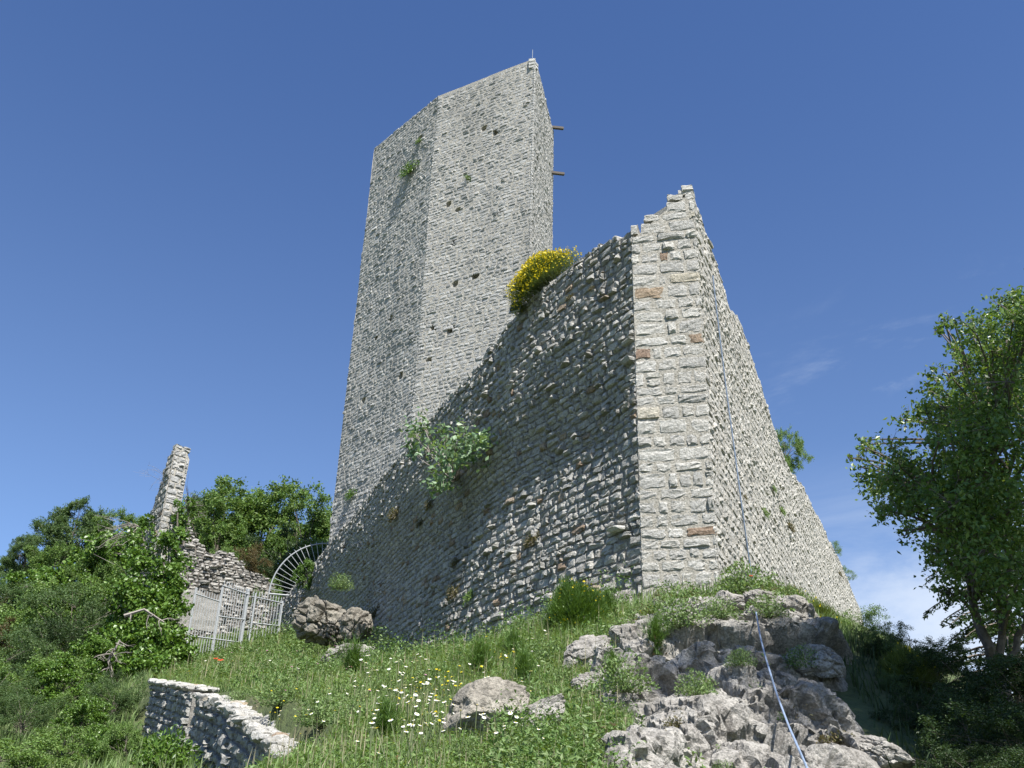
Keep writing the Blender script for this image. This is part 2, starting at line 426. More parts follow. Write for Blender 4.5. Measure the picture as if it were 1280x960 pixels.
# ------------------------------------------------------------------ masonry
def polyline(P):
    P = np.asarray(P, float)[:, :2]; L = np.concatenate([[0], np.cumsum(np.linalg.norm(np.diff(P, axis=0), axis=1))])
    T = np.diff(P, axis=0); T /= np.linalg.norm(T, axis=1)[:, None]
    mid = (L[1:] + L[:-1]) / 2
    def pos(s):
        s = np.asarray(s, float); x = np.interp(s, L, P[:, 0]); y = np.interp(s, L, P[:, 1])
        # run on past either end
        x = x + np.where(s < 0, s * T[0, 0], 0) + np.where(s > L[-1], (s - L[-1]) * T[-1, 0], 0)
        y = y + np.where(s < 0, s * T[0, 1], 0) + np.where(s > L[-1], (s - L[-1]) * T[-1, 1], 0)
        tx = np.interp(s, mid, T[:, 0]); ty = np.interp(s, mid, T[:, 1]); n = np.hypot(tx, ty)
        return x, y, -(-ty / n), -(tx / n)          # outward = right-hand side of travel
    return pos, L[-1]
def masonry(rng, pos, s0, s1, zb, zt, ch, sw, prot, gap=.012, grid=5, rough=.012, cj=.25, und=None, shear=None, skip=None, rag=.6, depth=.06, protf=None, capd=.3, tiltk=.16, dome=.03):
    """individual dressed stones laid in courses along the line; returns verts, quads"""
    zb_ = zb if callable(zb) else (lambda s: np.full(np.shape(s), zb)); zt_ = zt if callable(zt) else (lambda s: np.full(np.shape(s), zt))
    ss = np.linspace(s0, s1, 200); sh = shear or (lambda s: np.zeros(np.shape(s)))
    lo = float(np.min(zb_(ss) - sh(ss))); hi = float(np.max(zt_(ss) - sh(ss)))
    rects = []
    z = lo
    while z < hi:
        h = ch * rng.uniform(.75, 1.3); s = s0 - rng.uniform(0, sw * .0)
        while s < s1 - .04:
            w = sw * (rng.uniform(.5, 1.6) if rng.random() > .12 else rng.uniform(1.5, 2.1))
            e = min(s + w, s1)
            if s1 - e < .1: e = s1
            m = (s + e) / 2; top = zt_(m); shm = sh(m)
            hh = h
            if h < top + shm * 0 - (z + shm) + rag * ch and z + h + shm > zb_(m):
                if not (skip and skip(m, z + shm + h / 2)):
                    if h > ch * 1.0 and rng.random() < .12 and e - s < sw * 1.1:      # two thin stones in one course
                        k = rng.uniform(.4, .6) * h
                        rects.append((s, e, z, z + k)); rects.append((s, e, z + k, z + h))
                    else: rects.append((s, e, z, z + h))
            s = e
        z += h
    Rr = np.array(rects); n = len(Rr)
    w = Rr[:, 1] - Rr[:, 0]; h = Rr[:, 3] - Rr[:, 2]
    j = cj * np.minimum(w, h)
    # corners (sw, se, ne, nw) pulled about
    C = np.stack([np.stack([Rr[:, 0], Rr[:, 2]], -1), np.stack([Rr[:, 1], Rr[:, 2]], -1), np.stack([Rr[:, 1], Rr[:, 3]], -1), np.stack([Rr[:, 0], Rr[:, 3]], -1)], 1)
    g = gap * rng.uniform(.5, 1.9, (n, 4, 1))
    inw = np.array([[1, 1], [-1, 1], [-1, -1], [1, -1]])[None]
    C = C + inw * g + inw * rng.uniform(-.05, .5, (n, 4, 2)) * j[:, None, None] * .55
    if grid == 5: a = np.array([-1, -.8, 0, .8, 1])
    elif grid == 6: a = np.array([-1, -.87, -.4, .4, .87, 1])
    else: a = np.array([-1, -.88, -.55, 0, .55, .88, 1])
    k = len(a); A, B = np.meshgrid(a, a, indexing='ij')
    wts = np.stack([(1 - A) * (1 - B), (1 + A) * (1 - B), (1 + A) * (1 + B), (1 - A) * (1 + B)], 0) / 4
    SZ = np.einsum('nqc,qij->nijc', C, wts)
    ring = np.maximum(np.abs(A), np.abs(B))
    domek = dome * rng.random(n) ** 1.5
    edge = ring > .99; sh2 = (ring > .75) & ~edge
    pr = prot * np.where(rng.random(n) < .13, rng.uniform(1.6, 3.2, n), rng.uniform(.2, 1.1, n))
    if protf is not None: pr = pr * protf((Rr[:, 0] + Rr[:, 1]) / 2, (Rr[:, 2] + Rr[:, 3]) / 2)
    tilt = rng.normal(0, tiltk, (n, 2)) * pr[:, None]
    Dp = pr[:, None, None] + tilt[:, 0, None, None] * A + tilt[:, 1, None, None] * B + domek[:, None, None] * ((1 - A ** 2) * (1 - B ** 2))[None]
    Dp = Dp - np.where(sh2, .32, 0)[None] * np.minimum(pr + .01, .05)[:, None, None] + rng.normal(0, rough, (n, k, k))
    mid = (Rr[:, 0] + Rr[:, 1]) / 2
    topd = zt_(mid) - (Rr[:, 3] + sh(mid))
    back = np.where(topd < ch * 2.5, -capd, -depth)
    Dp = np.where(edge[None], back[:, None, None], Dp)
    SZ = SZ + np.where(edge, .6, 1)[None, :, :, None] * rng.normal(0, rough * .7 + .004, (n, k, k, 2))
    s_, z_ = SZ[..., 0], SZ[..., 1]
    z_ = z_ + sh(s_) + .022 * vnoise(np.stack([s_ * .9, z_ * .5, 0 * s_], -1), 5)
    if und is not None: Dp = Dp + und(s_, z_)
    x, y, nx, ny = pos(s_)
    V = np.stack([x + nx * Dp, y + ny * Dp, z_], -1).reshape(-1, 3)
    q = grid_quads(k, k)[None] + (np.arange(n) * k * k)[:, None, None]
    return V, q.reshape(-1, 4)
def backing(pos, s0, s1, zb, zt, thick, step=.2, und=None, holes=None, seed=1, off=-.015, amp=.012, zstep=None, mit=(0, 0)):
    zb_ = zb if callable(zb) else (lambda s: np.full(np.shape(s), zb)); zt_ = zt if callable(zt) else (lambda s: np.full(np.shape(s), zt))
    ns = max(2, int((s1 - s0) / step) + 1); s = np.linspace(s0, s1, ns)
    H = float(np.max(zt_(s) - zb_(s))); nz = max(2, int(H / (zstep or step)) + 1)
    t = np.linspace(0, 1, nz)
    Sg = np.repeat(s[:, None], nz, 1); Z = zb_(s)[:, None] + (zt_(s) - zb_(s))[:, None] * t[None]
    D = off + amp * fbm(np.stack([Sg * 5, Z * 5, 0 * Z], -1), seed, 3)
    if und is not None: D = D + und(Sg, Z)
    if holes is not None:
        for (hs, hz, r) in holes: D = np.where((np.abs(Sg - hs) < r) & (np.abs(Z - hz) < r), -.4, D)
    x, y, nx, ny = pos(Sg)
    V = np.stack([x + nx * D, y + ny * D, Z], -1)
    xb, yb, nbx, nby = pos(np.linspace(s0 + mit[0], s1 - mit[1], ns))
    bt = np.stack([xb - nbx * thick, yb - nby * thick, zt_(s)], -1); bb = np.stack([xb - nbx * thick, yb - nby * thick, zb_(s)], -1)
    V = np.concatenate([V, bt[:, None], bb[:, None], V[:, :1]], 1)      # front, top, back, underside
    m = V.shape[1]; Q = grid_quads(ns, m)
    V = V.reshape(-1, 3)
    # end caps
    T = []
    for e, o in ((0, 0), (ns - 1, 1)):
        b = e * m; i_bt, i_bb = b + nz, b + nz + 1
        for q in range(nz - 1):
            tb = i_bb if q < nz // 2 else i_bt
            T.append((b + q, b + q + 1, tb))
        T.append((b + nz // 2, i_bt, i_bb))
    return V, Q, np.array(T)
def interp_fn(pts):
    pts = sorted(pts); a = np.array(pts); return lambda s: np.interp(s, a[:, 0], a[:, 1])
def ray_on_line(u, v, P0, P1):            # (s, z) where the sight line meets the vertical plane P0-P1
    P0 = np.asarray(P0[:2], float); P1 = np.asarray(P1[:2], float); t = P1 - P0; L = np.linalg.norm(t); t /= L
    d = ray(u, v); n = np.array([-t[1], t[0]]); D = (P0 @ n) / (d[:2] @ n); p = d * D
    return (p[:2] - P0) @ t, p[2]

# ---- the bastion: long shaded wall, narrow corner face, long flank wall
fort = thing('ruined_bastion', 'pale stone bastion wall with a sharp corner and broken top, in front of the tower', 'castle wall', (2.4, 17.4, 4.5))
FL = np.array(fort.location)
cA = np.array([2.42, 17.42]); cC = at(866, 234, 17.5)[:2] * 1.0
sidepts = [(-11.9, 51.0), (-11.17, 48.98), (-7.81, 40.77), (-3.5, 29.46), (-1.62, 24.84), (-.02, 21.4), tuple(cA)]
spos, sL = polyline(sidepts)
def side_s(u, v):                          # distance along the side wall under a sight line
    d = ray(u, v)[:2]; ss = np.linspace(0, sL, 4000); x, y, _, _ = spos(ss)
    c = np.abs(x * d[1] - y * d[0]); i = int(np.argmin(c)); D = math.hypot(x[i], y[i]); return ss[i], D
def side_pt(u, v):
    s, D = side_s(u, v); return s, D * ray(u, v)[2]
tops = [side_pt(*q) for q in [(347, 752), (400, 690), (440, 640), (500, 562), (570, 482), (605, 440), (640, 392), (680, 353), (720, 320), (750, 303), (790, 290)]]
tops = [(0, tops[0][1])] + tops + [(sL, tops[-1][1])]
side_top = interp_fn(tops)
side_bot_pts = [side_pt(*q) for q in [(347, 800), (400, 808), (470, 818), (560, 832), (640, 824), (700, 800), (790, 760)]]
sb = interp_fn([(0, side_bot_pts[0][1])] + side_bot_pts + [(sL, 3.6)])
side_bot = lambda s: sb(s) - .7
def side_und(s, z):
    # the old wall bellies: top courses near plumb, an overhanging band below them, a battered foot
    e = sL - s
    zz = z + .5 * fbm(np.stack([s * .16, z * .25, 0 * s], -1), 13, 3) - .35 * np.exp(-(e / 3.0) ** 2)
    f = np.interp(zz, [2.5, 5.0, 8.1, 8.7, 10.3, 10.9, 12.8], [.52, .30, -.05, -.09, .09, .11, -.03])
    return (f - .05) * sstep(e, -.1, 1.6) + .05 * fbm(np.stack([s * .55, z * .7, 0 * s], -1), 11, 3) - .02
def side_prot(s, z):
    e = sL - s
    # the middle zone has smoother, flush stones
    f = fbm(np.stack([s * .25, z * .45, 0 * s], -1), 21, 3)
    hol = np.exp(-((e - 13) / 7) ** 2) * np.exp(-((z - 8.7) / 1.7) ** 2) + np.exp(-((e - 24) / 7) ** 2) * np.exp(-((z - 9.2) / 1.5) ** 2)
    return np.clip(1.2 + .9 * f - .9 * hol, .3, 1.9)
rng = np.random.default_rng(4)
sizef = lambda z: 1
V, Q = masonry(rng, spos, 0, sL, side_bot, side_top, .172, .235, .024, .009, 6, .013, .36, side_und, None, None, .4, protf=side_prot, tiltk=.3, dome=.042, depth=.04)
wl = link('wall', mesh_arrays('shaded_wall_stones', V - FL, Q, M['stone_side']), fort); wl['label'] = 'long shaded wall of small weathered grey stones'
V, Q, T = backing(spos, 0, sL, side_bot, lambda s: side_top(s) - .06, 1.0, .2, side_und, mit=(0, .6))
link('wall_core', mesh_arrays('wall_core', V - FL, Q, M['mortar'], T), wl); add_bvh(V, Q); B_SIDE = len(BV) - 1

# narrow lit corner face
fpos, fL = polyline([tuple(cA), tuple(cC)])
front_top = interp_fn([(0, 12.62), (fL * .22, 12.85), (fL * .45, 13.15), (fL * .7, 13.42), (fL, 13.66)])
rng = np.random.default_rng(10)
fund = lambda s, z: .03 * fbm(np.stack([s * .9, z * .9, 0 * s + 3], -1), 31, 3)
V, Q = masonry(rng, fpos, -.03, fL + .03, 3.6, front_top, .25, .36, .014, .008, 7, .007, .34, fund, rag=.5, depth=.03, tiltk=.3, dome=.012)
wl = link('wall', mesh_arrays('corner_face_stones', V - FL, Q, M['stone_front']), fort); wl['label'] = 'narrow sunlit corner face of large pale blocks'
V, Q, T = backing(fpos, 0, fL, 3.5, lambda s: front_top(s) - .24, .5, .1, fund, off=-.004, amp=.010, mit=(.35, .5))
link('wall_core', mesh_arrays('wall_core', V - FL, Q, M['mortar_pale'], T), wl); add_bvh(V, Q)

# long flank wall running back on the right
flankP = [tuple(cC), (17.9, 49.9)]
rpos, rL = polyline(flankP)
ftp = [ray_on_line(u, v, *flankP) for u, v in [(866, 234), (890, 312), (912, 384), (925, 404), (935, 428), (950, 478), (975, 553), (985, 580), (1003, 608), (1020, 640), (1045, 690), (1072, 752)]]
ftp = [(0, ftp[0][1])] + ftp[1:] + [(rL, ftp[-1][1] - .1)]
flank_top = interp_fn(ftp)
fbp = [ray_on_line(u, v, *flankP) for u, v in [(886, 745), (940, 748), (1000, 765), (1072, 792)]]
flank_bot0 = interp_fn([(0, fbp[0][1])] + fbp[1:] + [(rL, fbp[-1][1])])
flank_bot = lambda s: flank_bot0(s) - 1.0
rund = lambda s, z: .06 * fbm(np.stack([s * .4, z * .5, 0 * s + 7], -1), 41, 3)
rng = np.random.default_rng(12)
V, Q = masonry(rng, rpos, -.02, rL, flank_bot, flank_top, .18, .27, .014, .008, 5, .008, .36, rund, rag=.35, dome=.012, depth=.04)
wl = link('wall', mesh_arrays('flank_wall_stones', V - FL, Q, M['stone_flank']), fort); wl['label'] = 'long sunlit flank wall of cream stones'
V, Q, T = backing(rpos, 0, rL, flank_bot, lambda s: flank_top(s) - .06, 1.1, .2, rund, off=-.008, mit=(.6, 0))
link('wall_core', mesh_arrays('wall_core', V - FL, Q, M['mortar_pale'], T), wl); add_bvh(V, Q); B_FLANK = len(BV) - 1

def boulder_mesh(name, seed, dims, sub=4, fac=1.0, mat=None):
    bm = bmesh.new(); bmesh.ops.create_icosphere(bm, subdivisions=sub, radius=1)
    P = np.array([v.co[:] for v in bm.verts]); bm.verts.ensure_lookup_table()
    r = np.random.default_rng(seed)
    # facet with random cutting planes, then roughen
    for _ in range(11):
        n = r.normal(size=3); n /= np.linalg.norm(n); c = r.uniform(.62, .92); d = P @ n
        P = P - np.where(d > c, d - c, 0)[:, None] * n * .9
    f1, f2, _ = voro(P * 1.7 + seed * 3.1, seed)
    P = P * (1 + fac * (.12 * fbm(P * 1.5 + seed, seed, 4) + .07 * fbm(P * 4.5 + seed, seed + 5, 4) - .10 * np.abs(fbm(P * 2.6 + seed, seed + 9, 4)) - .9 * np.clip(.13 - (f2 - f1), 0, 1)))[:, None]
    P = P * np.asarray(dims) / 2
    F = [[v.index for v in f.verts] for f in bm.faces]; bm.free()
    return mesh_arrays(name, P, [], mat or M['rock'], np.array(F), smooth=False)

# slab that juts out of the shaded wall
p, n = hit(775, 664, [B_SIDE])
o = link('ledge_stone', boulder_mesh('ledge_stone', 5, (.30, .5, .13), 3, .5, M['stone_front']), fort, p + n * .1 - FL)
o.rotation_euler = (0, 0, math.atan2(n[1], n[0]))

# ---- tower
TP = [atz(468, 185, 36)[:2], atz(548, 120, 36)[:2], atz(669, 72, 36)[:2], atz(692, 165, 36)[:2]]
TP = [np.array(q) for q in TP]
back1 = TP[3] + np.array([-3.6, 4.9]); back2 = TP[0] + np.array([3.6, 4.6])
tower = thing('stone_tower', 'tall pale grey stone tower with a flat slanting top, behind the bastion wall', 'tower', (-3.5, 40.5, 9))
TL = np.array(tower.location); TZ0, TZ1 = 8.0, 36.0
faces = [(TP[0], TP[1], 'left face of the tower in grazing light'), (TP[1], TP[2], 'sunlit broad face of the tower'), (TP[2], TP[3], 'narrow sunlit side of the tower'), (TP[3], back1, None), (back1, back2, None), (back2, TP[0], None)]
holes_px = {0: [(489, 397), (470, 420), (526, 172), (500, 470), (455, 500)], 1: [(586, 224), (619, 165), (567, 303), (569, 355), (563, 412), (541, 410), (536, 450), (572, 262), (625, 265), (560, 255), (594, 345), (605, 160)], 2: []}
rng = np.random.default_rng(15)
for i, (a, b, lab) in enumerate(faces):
    pos, L = polyline([tuple(a), tuple(b)])
    hs = []
    for uv in holes_px.get(i, []):
        s_, z_ = ray_on_line(*uv, a, b); hs.append((s_, z_, .13))
    def tund(s, z, i=i): return .05 * fbm(np.stack([s * .5, z * .35, 0 * s + i * 5], -1), 51, 3)
    def skip(s, z, hs=hs): return any(abs(s - q[0]) < .17 and abs(z - q[1]) < .13 for q in hs)
    if i < 3:
        V, Q = masonry(rng, pos, -.03, L + .03, TZ0, TZ1 - .02, .17, .30, (.016, .013, .014)[i], .009, 5, .006, .32, tund, skip=skip, rag=.6, depth=.05, dome=.006, tiltk=.3)
    else:
        V, Q = masonry(rng, pos, -.03, L + .03, TZ0, TZ1 - .02, .40, .7, .035, .012, 5, .010, .28, tund, rag=.05)
    o = link('wall', mesh_arrays('tower_wall_stones', V - TL, Q, M['stone_tower']), tower)
    if lab: o['label'] = lab
    V, Q, T = backing(pos, 0, L, TZ0, TZ1 - .02, .35, .11 if i < 3 else .5, tund, hs, off=-.006, mit=(.5, .5))
    link('wall_core', mesh_arrays('wall_core', V - TL, Q, M['mortar_pale'], T), o)
    if i < 3: add_bvh(V, Q)
    if i == 0: B_TL = len(BV) - 1
    if i == 1: B_TF = len(BV) - 1
# roof slab just under the rim
ring = np.array([*TP, back1, back2]); rc = ring.mean(0)
mb = MB()
for zz in (TZ1 - .5,):
    V = [(*(rc + (q - rc) * .98), zz) for q in ring] + [(*rc, zz)]
    mb.add(np.array(V) - TL, None, [[6, k, (k + 1) % 6] for k in range(6)])
mb.build('roof', M['mortar'], tower)
for u, v, ln in ((689, 159, 1.0), (691, 216, .95)):
    P0 = at(u, v, 40.9); P1 = at(u + (14 if v < 200 else 13), v + 1.5, 40.9 + .2)
    d = P1 - P0; L = np.linalg.norm(d); d /= L
    y = np.cross(ZA, d); y /= np.linalg.norm(y); z = np.cross(d, y)
    mb = MB(); mb.box((P0 + P1) / 2 - d * .25 - TL, d, y, z, L / 2 + .3, .07, .065); mb.build('beam', M['wood'], tower)
mb = MB(); q = TP[2] + (rc - TP[2]) * .04; mb.tube([(*q, TZ1 - .4), (*q, TZ1 + .3), (*q, TZ1 + .75)] - TL, .012, 6); mb.build('lightning_rod', M['metal'], tower)

# ---- foreground terrace wall
rng = np.random.default_rng(21)
def terrace(P, tops_px, name, label, low, seed):
    pos, L = polyline(P)
    pl = [np.array(q[:2]) for q in P]
    Ls = np.concatenate([[0], np.cumsum([np.linalg.norm(pl[i + 1] - pl[i]) for i in range(len(pl) - 1)])])
    tp = interp_fn([(Ls[i], P[i][2]) for i in range(len(P))])
    root = thing(name, label, 'wall', tuple(P[len(P) // 2]))
    RL = np.array(root.location)
    base = lambda s: tp(s) - low
    und = lambda s, z: .06 * fbm(np.stack([s * .8, z * .8, 0 * s + seed], -1), seed, 3)
    V, Q = masonry(rng, pos, 0, L, base, tp, .15, .28, .03, .010, 6, .012, .36, und, shear=lambda s: tp(s) - tp(0), rag=.4, capd=.35)
    link('stonework', mesh_arrays('stonework', V - RL, Q, M['stone_terrace']), root)
    V, Q, T = backing(pos, 0, L, base, lambda s: tp(s) - .04, .6, .2, und, off=-.02)
    link('wall_core', mesh_arrays('wall_core', V - RL, Q, M['mortar'], T), root); add_bvh(V, Q)
    # loose stones along the top
    r = np.random.default_rng(seed + 1); vs = []; fs = []; n = 0
    mbx = MB()
    for s in np.arange(.1, L, .12):
        for w in (.02, .2, .38, .56, .74):
            if r.random() < .2: continue
            x, y, nx, ny = pos(s + r.uniform(-.06, .06)); d = r.uniform(.07, .15)
            bm = bmesh.new(); bmesh.ops.create_icosphere(bm, subdivisions=2, radius=1)
            Pn = np.array([q.co[:] for q in bm.verts]); F = [[q.index for q in f.verts] for f in bm.faces]; bm.free()
            for _ in range(6):
                nn = r.normal(size=3); nn /= np.linalg.norm(nn); c = r.uniform(.5, .85); dd = Pn @ nn; Pn = Pn - np.where(dd > c, dd - c, 0)[:, None] * nn
            Pn = Pn * np.array([d * r.uniform(.8, 1.4), d, d * .55])
            mbx.add(Pn + np.array([float(x - nx * w), float(y - ny * w), float(tp(s)) + .02]) - RL, None, F)
    mbx.build('coping_stones', M['stone_front'], root)
    return root
P1a, P1b = at(189, 853, 24.2), at(240, 862, 19.5)
terrace([P1a, P1b], None, 'terrace_wall', 'short dry stone terrace wall at the lower left, below the ivy', 2.6, 61)
P2 = [at(243, 871, 18.6), at(272, 880, 16.6), at(300, 897, 14.7), at(330, 926, 12.6), at(370, 966, 10.4), at(420, 1020, 8.2)]
terrace(P2, None, 'terrace_wall', 'sloping dry stone terrace wall with a pale rubble top running down to the lower edge', 2.6, 62)

# ---- limestone cliff in the right foreground
poly = np.array([at(*q)[:2] for q in [(722, 815, 13.6), (765, 762, 16.4), (830, 748, 17.2), (900, 742, 17.4), (965, 740, 17.6), (1040, 780, 16.0), (1085, 835, 13.2), (1120, 900, 11.2), (1150, 965, 9.6), (1165, 1020, 8.2), (690, 1030, 5.9), (700, 950, 7.4), (722, 900, 9.6), (700, 855, 11.6)]])
def poly_sd(x, y, P):                    # + inside
    p = np.stack([x, y], -1); d = np.full(x.shape, 1e9); ins = np.zeros(x.shape, bool)
    for i in range(len(P)):
        a, b = P[i], P[(i + 1) % len(P)]; ab = b - a; t = np.clip(((p - a) @ ab) / (ab @ ab), 0, 1)
        d = np.minimum(d, np.linalg.norm(p - a - t[..., None] * ab, axis=-1))
        c = ((a[1] > y) != (b[1] > y)) & (x < (b[0] - a[0]) * (y - a[1]) / (b[1] - a[1] + 1e-12) + a[0]); ins ^= c
    return np.where(ins, d, -d)
st = .023
cx = np.arange(poly[:, 0].min() - .4, poly[:, 0].max() + .5, st); cy = np.arange(poly[:, 1].min() - .3, poly[:, 1].max() + .3, st)
CX, CY = np.meshgrid(cx, cy, indexing='ij'); CZ = ground(CX, CY)
Pp = np.stack([CX, CY, CZ], -1)
sdv = poly_sd(CX, CY, poly) + .22 * fbm(Pp * 1.1, 71, 4)
mask = sstep(sdv, -.05, .55)
dzx = np.gradient(CZ, st, axis=0); dzy = np.gradient(CZ, st, axis=1)
Nn = np.stack([-dzx, -dzy, np.ones_like(CZ) * .9], -1); Nn = Nn + np.array([-.1, -.35, 0]); Nn /= np.linalg.norm(Nn, axis=-1)[..., None]
def saw(t, up):
    f = t - np.floor(t); c = np.floor(t); amp = .55 + .9 * _h(c.astype(np.int64), c.astype(np.int64) * 7, c.astype(np.int64) * 3, 5)
    return amp * (sstep(f, 0, up) - sstep(f, up, 1.0) * 1.0 if up < .5 else f ** 1.4)
warp = fbm(Pp * .7, 72, 4)
right = sstep(CX, 1.8, 3.4)
t1 = (CZ * 1.25 - (CX - 2.5) * (.50 - .40 * right) + .30 * warp + .10 * fbm(Pp * 3, 70, 3)) / .80
t2 = (CZ * 1.1 - CX * .34 + .10 * CY + .22 * fbm(Pp * 1.3, 73, 4)) / .23
def facets(P, sc, seed, tilt):
    """every cell of the rock a tilted plane: angular slabs with sharp edges"""
    Q = P * sc + .28 * np.stack([fbm(P * 1.1 * sc, seed + 20 + q, 3) for q in range(3)], -1)
    f = np.floor(Q).astype(np.int64); best = np.full(P.shape[:-1], 9.); sec = best.copy(); out = np.zeros(P.shape[:-1])
    for a in (-1, 0, 1):
        for b in (-1, 0, 1):
            for c in (-1, 0, 1):
                i, j, k = f[..., 0] + a, f[..., 1] + b, f[..., 2] + c
                o = np.stack([Q[..., 0] - i - _h(i, j, k, seed), Q[..., 1] - j - _h(i, j, k, seed + 1), Q[..., 2] - k - _h(i, j, k, seed + 2)], -1)
                d = np.linalg.norm(o, axis=-1)
                v = sum((o[..., q] / sc[q]) * (_h(i, j, k, seed + 4 + q) - .5) * 2 * tilt[q] for q in range(3)) + (_h(i, j, k, seed + 8) - .5) * .5 / sc[2]
                n = d < best; sec = np.where(n, best, np.minimum(sec, d)); out = np.where(n, v, out); best = np.where(n, d, best)
    return out, sec - best
rotm = np.array([[math.cos(.42), 0, -math.sin(.42)], [0, 1, 0], [math.sin(.42), 0, math.cos(.42)]])
Pr = Pp @ rotm.T                                    # bedding dips to the left
fa, ea = facets(Pr, np.array([.50, .70, 1.15]), 74, (.30, .45, .5))
fb, eb = facets(Pr, np.array([1.3, 1.7, 2.8]), 90, (.30, .4, .45))
disp = .02 + .26 * fbm(Pp * .5, 78, 3) + .34 * saw(t1, .06) * sstep(CY, 16.2, 14.0) + .55 * fa
disp -= .10 * np.clip(1 - ea / .06, 0, 1)
disp = np.clip(disp, -.22, .62) * mask - .35 * (1 - mask)
def relax(Pq, n):
    for _ in range(n): Pq[1:-1, 1:-1] = .5 * Pq[1:-1, 1:-1] + .125 * (Pq[:-2, 1:-1] + Pq[2:, 1:-1] + Pq[1:-1, :-2] + Pq[1:-1, 2:])
    return Pq
def normals(Pq):
    n = np.cross(np.gradient(Pq, axis=0), np.gradient(Pq, axis=1)); return n / (np.linalg.norm(n, axis=-1)[..., None] + 1e-9)
CV = relax(Pp + Nn * disp[..., None], 14)
for sc_, am, sd_ in ((np.array([1.3, 1.7, 2.6]), .50, 90), (np.array([3.4, 4.2, 6.5]), .34, 110), (np.array([9., 10., 15.]), .26, 130)):
    f_, e_ = facets(CV @ rotm.T, sc_, sd_, (.35, .45, .5))
    n2 = normals(CV); n2[..., 2] = np.abs(n2[..., 2])
    CV = relax(CV + n2 * ((am * f_ - .16 / sc_[0] * np.clip(1 - e_ / .07, 0, 1)) * mask)[..., None], 2 if sc_[0] < 3 else 0)
n2 = normals(CV); CV = CV + n2 * (mask * (.03 * fbm(CV * 5, 45, 4) + .012 * fbm(CV * 16, 46, 3)))[..., None]
CV = CV.reshape(-1, 3); CQ = grid_quads(len(cx), len(cy))
mk = (sdv.reshape(-1) > -.5); CQ = CQ[mk[CQ].all(1)]
cliff = link('rock_cliff', mesh_arrays('rock_cliff', CV, CQ, M['rock'])); tag(cliff, 'craggy pale limestone outcrop with dark cracks beneath the castle corner', 'cliff', kind='structure')
add_bvh(CV, CQ); B_CLIFF = len(BV) - 1

# ---- boulders (things)
def boulder(u, v, D, wpx, hpx, seed, label, name='boulder', tilt=0, rz=0, flat=1.0, fac=1., mat=None):
    s = pxm(D, v); w, h = wpx * s, hpx * s
    p = at(u, v, D)
    if D < 29:
        q, _ = hit(u, v + hpx * .32); p = q + np.array([0, 0, h * .30])
    o = link(name, boulder_mesh(name, seed, (w, w * .8 * flat, h), 6 if w > 1 else 5, fac, mat), None, p)
    o.rotation_euler = (R_(0), R_(tilt), R_(rz))
    return tag(o, label, 'boulder')
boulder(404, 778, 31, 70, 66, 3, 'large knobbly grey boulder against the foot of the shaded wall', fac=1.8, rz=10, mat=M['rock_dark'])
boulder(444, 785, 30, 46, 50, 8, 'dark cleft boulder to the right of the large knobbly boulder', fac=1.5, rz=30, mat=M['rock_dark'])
boulder(432, 824, 27.5, 70, 36, 13, 'pale flat sunlit boulder in grass under the knobbly boulder', tilt=-22, fac=1.3)
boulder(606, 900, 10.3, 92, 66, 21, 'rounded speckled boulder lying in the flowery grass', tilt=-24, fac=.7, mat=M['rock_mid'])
boulder(660, 908, 10.6, 84, 44, 24, 'low slanting rock slab beside the rounded speckled boulder', tilt=-32, fac=1.1)
boulder(735, 822, 13.4, 76, 48, 33, 'slanting grey boulder below the yellow broom bush', tilt=-30, fac=1.1)
boulder(738, 856, 12.4, 44, 26, 37, 'small square boulder under the slanting grey boulder', tilt=-8, fac=1.2)
boulder(778, 752, 16.6, 40, 32, 44, 'pale jagged boulder at the foot of the castle corner', tilt=-30, fac=1.6)
boulder(952, 752, 16.6, 40, 22, 47, 'white rounded boulder behind the cable on the cliff top', tilt=5, fac=1.3)
boulder(918, 757, 16.5, 34, 18, 49, 'cracked white boulder left of the cable on the cliff top', tilt=-10, fac=1.5)
boulder(1022, 832, 13.2, 58, 40, 51, 'pale cracked block on the right shoulder of the cliff', tilt=12, fac=1.5)
boulder(1105, 945, 9.6, 70, 40, 55, 'sunlit pale rock at the bottom right foot of the cliff', tilt=20, fac=1.4)

# ---- ruined wall end (pillar) left of the gate
prng = np.random.default_rng(33)
PA = at(216, 575, 40.0); PB = at(237, 575, 40.3)
pil = thing('ruined_pillar', 'tall thin remnant of a stone wall standing up above the ivy on the left', 'ruin', (PA[0], PA[1], 7))
PL = np.array(pil.location)
ptop = at(228, 558, 40.1)[2]
dback = np.array([math.sin(R_(-34)), math.cos(R_(-34))]) * 3.4
pos, L = polyline([tuple(PA[:2]), tuple(PB[:2])])
pt = interp_fn([(0, ptop - .02), (L * .55, ptop + .05), (L * .8, ptop - .05), (L * .82, ptop - .35), (L, ptop - .4)])
V, Q = masonry(prng, pos, 0, L, 6.5, pt, .24, .34, .018, .012, 6, .010, .35, None, rag=.5, tiltk=.3, dome=.01)
wl = link('wall', mesh_arrays('lit_end', V - PL, Q, M['stone_tower']), pil); wl['label'] = 'sunlit narrow end of the ruined wall'
V, Q, T = backing(pos, 0, L, 6.5, lambda s: pt(s) - .05, .5, .2, None, mit=(.3, .1))
link('wall_core', mesh_arrays('wall_core', V - PL, Q, M['mortar_pale'], T), wl); add_bvh(V, Q)
pos, L = polyline([tuple(PA[:2] + dback), tuple(PA[:2])])
pt2 = interp_fn([(0, ptop - 6.5), (L * .25, ptop - 4.2), (L * .5, ptop - 2.2), (L * .62, ptop - 1.5), (L * .7, ptop - 1.4), (L * .72, ptop - .25), (L, ptop - .12)])
